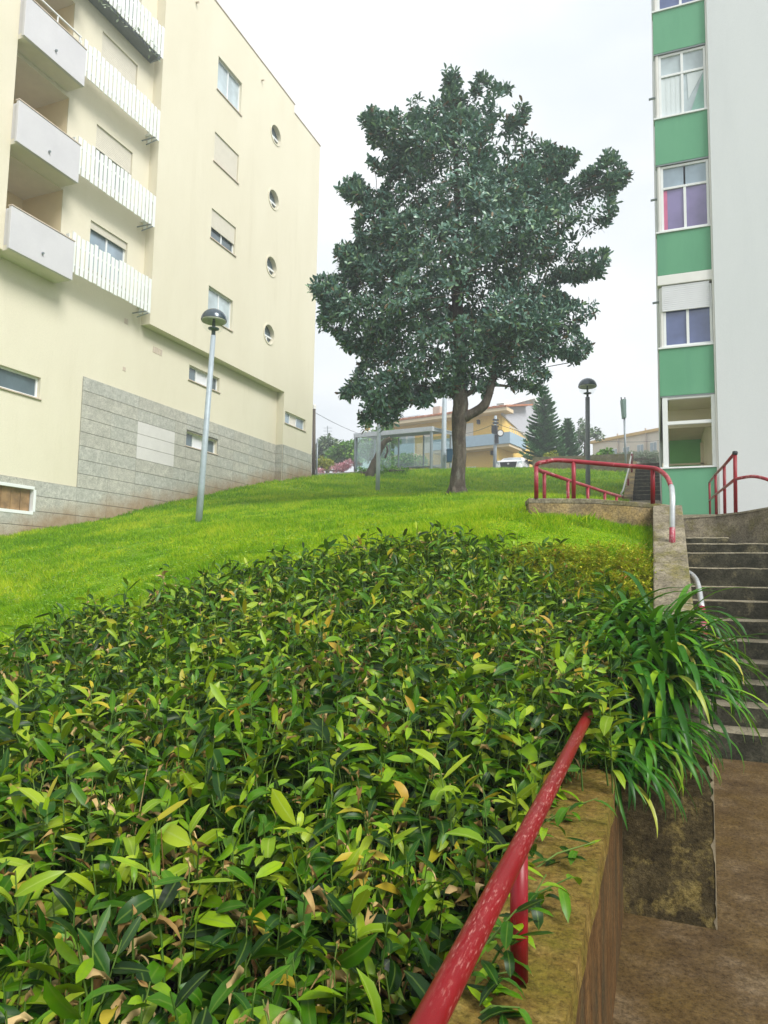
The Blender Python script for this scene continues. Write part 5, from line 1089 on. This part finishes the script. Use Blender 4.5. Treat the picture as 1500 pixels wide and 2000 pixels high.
# bus shelter
s0, s1 = ad(842, 919, 41.2), ad(694, 923, 46.5); sd = unit(np.array([s1[0]-s0[0], s1[1]-s0[1], 0])); sb = np.array([sd[1], -sd[0], 0]);
if sb@FH < 0: sb = -sb
SL = float(np.linalg.norm((s1-s0)[:2])); z0 = float(s0[2]); zl = float(s1[2])
sh = thing('bus_shelter', 'glass and grey steel bus shelter at the roadside behind the lawn', 'bus shelter', (s0+s1)/2)
def SP(a, o, h): p = s0+sd*a+sb*o; return np.array([p[0], p[1], z0+(zl-z0)*a/SL+h])
def sbox(mb, a0, a1, o0, o1, h0, h1): mb.hexa([SP(a0, o0, h0), SP(a1, o0, h0), SP(a1, o1, h0), SP(a0, o1, h0), SP(a0, o0, h1), SP(a1, o0, h1), SP(a1, o1, h1), SP(a0, o1, h1)])
HH = 2.5; W_ = 1.7
for a, o, ww in ((0, 0, .13), (SL, 0, .16), (0, W_, .1), (SL, W_, .1), (SL*.33, W_, .08), (SL*.66, W_, .08)):
    b = MB(); sbox(b, a-ww/2, a+ww/2, o-ww/2, o+ww/2, -.3, HH); b.build('post', 'steel', sh)
b = MB(); sbox(b, -.15, SL+.15, -.10, .08, HH-.12, HH+.16); b.build('front_beam', 'galv', sh)
b = MB(); sbox(b, -.15, SL+.15, .085, W_+.1, HH+.06, HH+.13); sbox(b, -.12, 0, .085, W_+.1, HH-.1, HH+.05); b.build('roof', 'steel', sh)
for k in range(3):
    b = MB(); sbox(b, SL*k/3+.08, SL*(k+1)/3-.08, W_-.015, W_+.015, .25, HH-.1); b.build('glass_panel', 'glass', sh)
b = MB(); sbox(b, SL-.02, SL+.02, .1, W_-.1, .2, HH-.1); b.build('glass_panel', 'glass', sh)
b = MB(); sbox(b, SL*.70, SL-.1, -.02, .02, .15, HH-.15); b.build('glass_panel', 'glass', sh)
b = MB(); sbox(b, SL*.15, SL*.6, W_-.5, W_-.15, .42, .47); 
for a in (.2, .55): sbox(b, SL*a, SL*a+.06, W_-.4, W_-.3, 0, .42)
b.build('bench', 'steel', sh)
b = MB(); p = SP(SL*.90, .4, HH+.1); b.tube([p, p+ZA*.35], .03, 6); q = p+ZA*.55; b.prism([q-sd*.22-sb*.02+ZA*-.25, q+sd*.22-sb*.02+ZA*-.25, q+sd*.30-sb*.02, q+sd*.1-sb*.02+ZA*.36, q-sd*.18-sb*.02+ZA*.3], [q-sd*.22+sb*.03+ZA*-.25, q+sd*.22+sb*.03+ZA*-.25, q+sd*.30+sb*.03, q+sd*.1+sb*.03+ZA*.36, q-sd*.18+sb*.03+ZA*.3])
b.build('roof_sign', 'ochretrim', sh)
b = MB(); b.tube([SP(SL*.6, .5, HH-.15), SP(SL*.6, .5, HH-1.3)], .03, 6); b.build('hanging_strip', 'steel', sh)
# white car
cd = 46.0; cc = ad(1004, 930, cd); fwd = unit(-FH*.93-RT*.36); rgt = np.array([-fwd[1], fwd[0], 0]); rgt = rgt if rgt@RT > 0 else -rgt
zc_ = float(ad(1004, 896.5, cd)[2])-1.30
car = thing('parked_car', 'white car facing the lawn parked on the road by the yellow house', 'car', (cc[0], cc[1], zc_))
def CP(l, w_, h): p = cc+fwd*l+rgt*w_; return np.array([p[0], p[1], zc_+h])
def loft(secs):
    """secs: list of (l, half width bottom, half width top, z bottom, z top) boxes lofted along the car"""
    mb = MB(); k = 0
    for (l, wb_, wt_, zb_, zt_) in secs: mb.v += [tuple(CP(l, -wb_, zb_)), tuple(CP(l, wb_, zb_)), tuple(CP(l, wb_, (zb_+zt_)*.55)), tuple(CP(l, wt_, zt_)), tuple(CP(l, wt_*.5, zt_+.03)), tuple(CP(l, -wt_*.5, zt_+.03)), tuple(CP(l, -wt_, zt_)), tuple(CP(l, -wb_, (zb_+zt_)*.55))]
    n = len(secs)
    for i in range(n-1):
        for j in range(8): mb.f.append((i*8+j, i*8+(j+1) % 8, (i+1)*8+(j+1) % 8, (i+1)*8+j)); mb.mi.append(0)
    mb.f += [tuple(range(7, -1, -1)), tuple((n-1)*8+j for j in range(8))]; mb.mi += [0, 0]
    return mb
body = loft([(2.0, .66, .60, .30, .80), (1.93, .82, .74, .24, .90), (1.5, .86, .78, .2, .97), (.9, .87, .80, .2, 1.0), (0, .88, .82, .2, .99), (-1.2, .88, .82, .2, 1.0), (-1.85, .85, .76, .25, .98), (-2.0, .74, .62, .3, .85)]).build('body', 'carwhite', car, True, bevel=.03)
loft([(.95, .78, .76, .93, .955), (.35, .76, .60, .95, 1.33), (-.2, .76, .60, .95, 1.42), (-1.1, .76, .60, .95, 1.41), (-1.75, .74, .60, .95, 1.10)]).build('cabin', 'carwhite', car, True)
b = MB(); b.add([CP(.97, -.68, .985), CP(.97, .68, .985), CP(.38, .53, 1.345), CP(.38, -.53, 1.345)], [(0, 1, 2, 3)]); b.build('windscreen', 'carglass', car)
for s in (-1, 1):
    b = MB(); b.add([CP(.7, s*.79, 1.0), CP(-1.3, s*.79, 1.0), CP(-1.1, s*.645, 1.36), CP(.25, s*.645, 1.33)], [(0, 1, 2, 3)]); b.build('side_window', 'pane_dark', car)
    b = MB(); b.hexa([CP(2.02, s*.60, .62), CP(1.90, s*.84, .66), CP(1.86, s*.84, .70), CP(1.97, s*.60, .66), CP(2.02, s*.60, .80), CP(1.90, s*.84, .86), CP(1.84, s*.82, .86), CP(1.95, s*.60, .80)]); b.build('headlight', 'pane_light', car)
    b = MB(); b.hexa([CP(.72, s*.86, .98), CP(.60, s*.86, .98), CP(.60, s*1.03, 1.0), CP(.72, s*1.03, 1.0), CP(.72, s*.86, 1.1), CP(.60, s*.86, 1.1), CP(.60, s*1.03, 1.14), CP(.72, s*1.03, 1.14)]); b.build('mirror', 'black', car)
    for l in (1.25, -1.35):
        b = MB(); b.tube([CP(l, s*.70, .30), CP(l, s*.885, .30)], .31, 16); wl_ = b.build('wheel', 'black', car); b = MB(); b.tube([CP(l, s*.886, .30), CP(l, s*.893, .30)], .2, 12); b.build('rim', 'galv', wl_)
b = MB(); b.hexa([CP(2.01, -.46, .42), CP(2.01, .46, .42), CP(1.9, .46, .42), CP(1.9, -.46, .42), CP(2.015, -.56, .80), CP(2.015, .56, .80), CP(1.9, .56, .80), CP(1.9, -.56, .80)]); gr = b.build('grille', 'black', car)
b = MB(); b.tube([CP(2.02, 0, .68), CP(2.04, 0, .68)], .07, 10); b.build('badge', 'galv', gr)

# poles, wires and signs
wp = ad(613, 930, 40); wt_ = ad(613.5, 796, 40); t = thing('wooden_pole', 'weathered wooden utility pole at the corner of the cream building', 'utility pole', wp)
b = MB(); b.tube([wp-ZA*.5, wt_], [.12, .09], 10); b.build('post', 'pole', t, True)
b = MB(); b.tube([wp+RT*.16-ZA*.5, wp+RT*.15+ZA*2.2], .05, 8); b.build('conduit', 'steel', t, True)
b = MB(); b.lathe([(.11, wt_[2]-.1), (.12, wt_[2]+.1), (.1, wt_[2]+.16)], wt_[0], wt_[1], 10); b.build('pole_cap', 'wht', t)
ub_ = ad(966, 915, 52); ut = ad(968, 812, 52); t = thing('utility_pole', 'thin pale concrete utility pole with insulators and a round traffic mirror', 'utility pole', ub_)
b = MB(); b.tube([ub_-ZA, ut], [.15, .1], 10); b.build('post', 'lamppost', t, True)
b = MB()
for y in (820, 826, 833): p = ad(968, y, 51.9); b.bar(p-RT*.22, p+RT*.22, .08, .12)
p = ad(966, 838, 51.8); b.bar(p-ZA*.3, p+ZA*.25, .4, .4); p = ad(970, 858, 51.8); b.bar(p-ZA*.3, p+ZA*.3, .25, .3); b.build('insulators', 'black', t)
p = ad(977, 846, 51.6); b = MB(); b.tube([p-FH*.03, p+FH*.05], .27, 18); mr = b.build('traffic_mirror', 'black', t); b = MB(); b.tube([p-FH*.06, p-FH*.031], .2, 18); b.build('mirror_face', 'wht', mr)
b = MB(); b.bar(ad(967, 845, 51.8), ad(975, 845, 51.7), .05, .05); b.build('mirror_arm', 'black', t)
gp = ad(866, 918, 41.5); gt = ad(869.5, 700, 41.5); t = thing('road_lamp_post', 'tall thin light grey street post left of the big tree trunk', 'lamp post', gp)
b = MB(); b.tube([gp-ZA, gp+(gt-gp)*.02, gt], [.17, .17, .10], 12); b.build('post', 'lamppost', t, True)
b = MB(); b.tube([gt, gt+ZA*.4+RT*.3, gt+ZA*.6+RT*1.2], [.05, .04, .04], 8); b.build('arm', 'lamppost', t, True)
bnp = ad(879, 890, 41); t = thing('litter_bin', 'dark blue litter bin hung beside the grey street post', 'litter bin', bnp)
zt_, zb_ = float(ad(879, 877, 41)[2]), float(ad(879, 903, 41)[2])
def br(hx, hy, z): return [bnp*np.array([1, 1, 0])+RT*a+FH*b_+ZA*z for a, b_ in ((-hx, -hy), (hx, -hy), (hx, hy), (-hx, hy))]
sh_ = RT*-.05
b = MB(); b.prism([q+sh_ for q in br(.15, .15, zb_)], br(.20, .2, zt_-.06)); b.build('bin_body', 'bin', t, bevel=.02); b = MB(); b.prism(br(.23, .23, zt_-.06), br(.20, .2, zt_)); b.build('bin_rim', 'bin', t, bevel=.01)
b = MB(); b.bar(bnp-RT*.2, bnp-RT*.45, .05, .05); b.build('bin_bracket', 'steel', t)
sp = ad(1222.5, 905, 38); stp = ad(1217, 780, 38); t = thing('sign_post', 'slim grey post with a tall narrow sign panel seen edge-on above the bushes', 'sign post', sp)
b = MB(); b.tube([sp-ZA, ad(1219.5, 815, 38)], .055, 8); b.build('post', 'steel', t, True)
b = MB(); q0, q1 = ad(1219, 817, 38), ad(1217, 781, 38); b.hexa([q0-RT*.06-FH*.2, q0+RT*.06-FH*.2, q0+RT*.08+FH*.2, q0-RT*.06+FH*.2, q1-RT*.10-FH*.2, q1+RT*.10-FH*.2, q1+RT*.10+FH*.2, q1-RT*.10+FH*.2]); b.build('sign_panel', 'signgreen', t)
b = MB(); b.bar(q1-RT*.1, q1-RT*.1+ZA*.12, .05, .3); b.bar(q1+RT*.1, q1+RT*.1+ZA*.12, .05, .3); b.build('bracket', 'black', t)
def wire(label, a, c, sag, r=.018):
    pts = [np.array(a)*(1-t_)+np.array(c)*t_-ZA*sag*4*t_*(1-t_) for t_ in np.linspace(0, 1, 14)]; b = MB(); b.tube(pts, r, 5); tag(b.build('overhead_cable', 'black'), label, 'cable', 'overhead cables')
wire('cable drooping from the wooden pole towards the bus shelter', ad(614, 805, 40), ad(760, 862, 60), .3, .014)
wire('cable running left from the thin utility pole past the tree trunk', ad(968, 826, 52), ad(860, 846, 56), .4)
wire('cable running right from the thin utility pole to the conifers', ad(968, 826, 52), ad(1110, 850, 56), .4)
wire('cable over the pale long building in the right distance', ad(1100, 850, 60), ad(1310, 858, 60), .4)
# leaning dead stump
b0 = ad(723, 932, 34); t = thing('dead_stump', 'leaning dead tree stump cut off at the top in front of the bus shelter', 'tree stump', b0)
b = MB(); b.tube(bend([ad(720, 936, 34), ad(725, 918, 34), ad(735, 896, 34), ad(744, 875, 34), ad(752, 863, 34), ad(763, 857, 34)], 3), [.24]*3+[.19]*3+[.15]*6+[.13]*3+[.125], 10); b.build('trunk', 'deadwood', t, True)
b = MB(); b.tube([ad(731, 924, 34.2), ad(735, 905, 34.3), ad(741, 880, 34.3)], [.1, .08, .06], 8); b.build('limb', 'deadwood', t, True)
b = MB(); b.tube(bend([ad(752, 895, 34.5), ad(757, 880, 34.5), ad(755, 872, 34.6)], 3), .05, 6); b.build('twig', 'deadwood', t, True)

# conifers and shrubs behind
NT = [leaf_template(1, .16, .1, .1, 1, base=.6)]
def conifer(label, px_, ptop, pbase, d_, rbase, lv, group='layered conifers by the house'):
    base = ad(px_, pbase, d_); top = ad(px_+2, ptop, d_); H = float(top[2]-base[2]); t = thing('conifer_tree', label, 'tree', base, group)
    b = MB(); b.tube([base-ZA*1.5, base, (base+top)/2, top], [.16, .14, .08, .01], 8); b.build('trunk', 'bark', t, True)
    L = []; Tn = []; k = 0; bb = MB(); rr = np.random.default_rng(int(px_))
    for i in range(lv):
        tt_ = i/(lv-.3); z = tt_**.95; R_ = rbase*(1-z)**.85+.08; c0 = base+(top-base)*z; a0 = rr.uniform(0, 6.3); nb = 7 if z < .85 else 5
        for j in range(nb):
            a = a0+2*math.pi*j/nb+rr.normal()*.1; d = np.array([math.cos(a), math.sin(a), 0]); rl = R_*rr.uniform(.8, 1.1); pr = np.array([-d[1], d[0], 0])
            tipz = .32*rl*rr.uniform(.4, 1.0); pts = [c0+d*rl*q+ZA*(tipz*q*q-.05*rl*math.sin(math.pi*q)) for q in np.linspace(0, 1, 5)]; bb.tube(pts, [.03, .025, .02, .015, .008], 4, cap=False)
            m = int(22*rl/rbase)+9
            for q in np.linspace(.10, 1, m):
                c1 = c0+d*rl*q+ZA*(tipz*q*q-.05*rl*math.sin(math.pi*q)); w_ = .17*rl*(1-abs(q-.45))*1.5+.05
                for s in (-1, 1, 0):
                    e = c1+(pr*s*w_+d*.13+ZA*(.10+.05*rr.random()) if s else d*.1+ZA*.16); wv = d*.05+rr.normal(size=3)*.01; L += [c1-wv, c1+wv, e+wv*.4, e-wv*.4]; Tn += [(k, k+1, k+2), (k, k+2, k+3)]; k += 4
    fast('needles', np.array(L), np.array(Tn), ['pine'], None, t, False, 'stuff'); bb.build('branches', 'bark', t, True, kind='stuff')
conifer('tall layered conifer with upswept branches in front of the yellow house gable', 1062, 757, 905, 47, 1.62, 21)
conifer('smaller slender conifer right of the tall layered one', 1107, 818, 905, 50, 1.05, 17)
BT = [leaf_template(1, .55, .2, .2, 2, base=.4), leaf_template(1, .4, .3, .5, 2, base=.4)]
def shrub(name, label, cat, blobs, d_, n_, ls, mat, trunk=None, seed=1, group=None, thick=.8):
    """blobs: (px, py, rx px, ry px); leaves spread through the ellipsoids, denser to the outside, gaps by noise"""
    rr = np.random.default_rng(seed); c0 = ad(blobs[0][0], max(q[1]+q[3] for q in blobs), d_); t = thing(name, label, cat, c0, group); L = Leaves(BT); area = np.array([q[2]*q[3] for q in blobs], float); area /= area.sum()
    for (x, y, rx, ry), w_ in zip(blobs, area):
        c = ad(x, y, d_+rr.uniform(-.6, .6)); R_ = np.array([rx, min(rx, ry)*thick+rx*.2, ry])/F*d_
        m = int(n_*w_); v = rr.normal(size=(m, 3)); v /= np.linalg.norm(v, axis=1, keepdims=True); r = rr.random(m)**.33; nzz = smooth_noise3(v*3+np.array([x, y, 0])*.1, 1.2, seed+3); r = r*(.86+.16*nzz)
        P_ = c+(RT[None]*(v[:, :1]*R_[0])+FH[None]*(v[:, 1:2]*R_[1])+ZA[None]*(v[:, 2:]*R_[2]))*r[:, None]
        for p, q in zip(P_, v): L.add(rr.integers(2), p, unit(q+rr.normal(size=3)*.7), np.array([0, 0, 1.])+rr.normal(size=3)*.5, ls*rr.uniform(.6, 1.3), 0, 0)
    b = MB(); tp = ad(blobs[0][0], blobs[0][1], d_); b.tube([c0-ZA*.6, (c0+tp)/2+RT*.05, tp], [.12 if trunk is None else trunk, .08 if trunk is None else trunk*.8, .03], 7)
    for (x, y, rx, ry) in blobs[1:]: b.tube([(c0+tp)/2, ad(x, y, d_)], [.06, .02], 5)
    b.build('trunk', 'bark', t, True); L.build(t, [mat], 0, 'leaf', 'crown')
    return t
shrub('leafy_tree', 'loose grey green tree with open crown behind the right lamp post', 'tree', [(1142, 842, 17, 18), (1160, 845, 16, 10), (1130, 860, 14, 20), (1170, 853, 12, 7), (1136, 825, 8, 7)], 58, 1300, .24, 'bgdark', .12, 3)
shrub('round_shrub', 'fresh green pointed shrub left of the grey bushes', 'shrub', [(1182, 893, 18, 14), (1188, 884, 8, 9), (1170, 897, 12, 9)], 41, 900, .2, 'bgtree', None, 4, 'shrubs behind the roadside wall')
shrub('round_shrub', 'wide grey green bush under the narrow sign post', 'shrub', [(1212, 895, 20, 12), (1236, 893, 18, 13), (1262, 893, 22, 15), (1280, 895, 15, 16)], 40.5, 5200, .095, 'greyleaf', None, 5, 'shrubs behind the roadside wall')
shrub('round_shrub', 'small yellow green shrub between the conifer and the railing', 'shrub', [(1077, 893, 14, 11), (1068, 899, 12, 8), (1084, 898, 12, 8)], 42.5, 800, .16, 'bgyellow', None, 6, 'shrubs behind the roadside wall')
shrub('leafy_tree', 'dark green tree mass nearest the wooden pole', 'tree', [(640, 872, 20, 22), (627, 885, 16, 30), (652, 880, 18, 18)], 66, 1900, .42, 'bgdark', .2, 7, 'trees left of the bus shelter')
shrub('leafy_tree', 'bright green rounded tree left of the bus shelter', 'tree', [(668, 882, 20, 20), (684, 880, 20, 22), (655, 895, 22, 18), (700, 885, 18, 26)], 58, 2600, .34, 'bgtree', .2, 8, 'trees left of the bus shelter')
shrub('leafy_tree', 'green tree top showing above the bus shelter roof', 'tree', [(745, 845, 26, 10), (725, 860, 22, 18), (765, 856, 20, 16), (735, 880, 40, 22)], 60, 2200, .36, 'bgtree', .2, 9, 'trees left of the bus shelter')
shrub('round_shrub', 'yellow green shrub at the foot of the wooden pole', 'shrub', [(630, 905, 12, 13), (640, 908, 12, 12), (624, 912, 8, 8)], 50, 900, .22, 'bgyellow', None, 10, 'shrubs left of the bus shelter')
shrub('blossom_shrub', 'pink flowering shrub left of the bus shelter', 'shrub', [(668, 912, 18, 10), (680, 906, 12, 10), (655, 916, 12, 8), (626, 920, 10, 6)], 47, 2600, .10, 'blossom', None, 11)
shrub('hedge_row', 'green hedge seen through the glass of the bus shelter', 'hedge', [(760, 905, 22, 12), (790, 900, 24, 15), (820, 903, 20, 13)], 50, 1600, .22, 'bgtree', None, 12)
shrub('crest_weeds', 'low leafy weeds at the foot of the leaning stump', 'weeds', [(705, 920, 12, 7), (718, 922, 12, 7), (745, 917, 14, 7), (770, 917, 14, 5), (790, 918, 12, 4)], 35.5, 900, .13, 'bgtree', None, 13)
# television aerial
a0_ = ad(640, 862, 80); t = thing('tv_aerial', 'thin television aerial above the trees at left', 'aerial', a0_)
b = MB(); b.tube([a0_-ZA*1, ad(640, 832, 80)], .05, 6)
for y in (836, 842, 849): p = ad(640, y, 80); b.bar(p-RT*.5, p+RT*.5, .04, .04)
b.build('mast', 'steel', t)
print('TRIS', sum(len(o.data.polygons) for o in bpy.data.objects if o.type == 'MESH'), 'OBJ', len(bpy.data.objects))
# ------------------------------------------------------------------ thin milky air
b = MB(); b.box(-60, 60, -4, 120, -40, 26); hz = b.build('haze', 'white'); hz['kind'] = 'stuff'
hm = bpy.data.materials.new('haze'); hm.use_nodes = True; hm.node_tree.nodes.clear(); ho = hm.node_tree.nodes.new('ShaderNodeOutputMaterial'); hv = hm.node_tree.nodes.new('ShaderNodeVolumePrincipled')
hv.inputs['Density'].default_value = .0044; hv.inputs['Color'].default_value = (.92, .96, 1, 1); hv.inputs['Anisotropy'].default_value = .3
hm.node_tree.links.new(hv.outputs[0], ho.inputs['Volume']); hz.data.materials.clear(); hz.data.materials.append(hm)
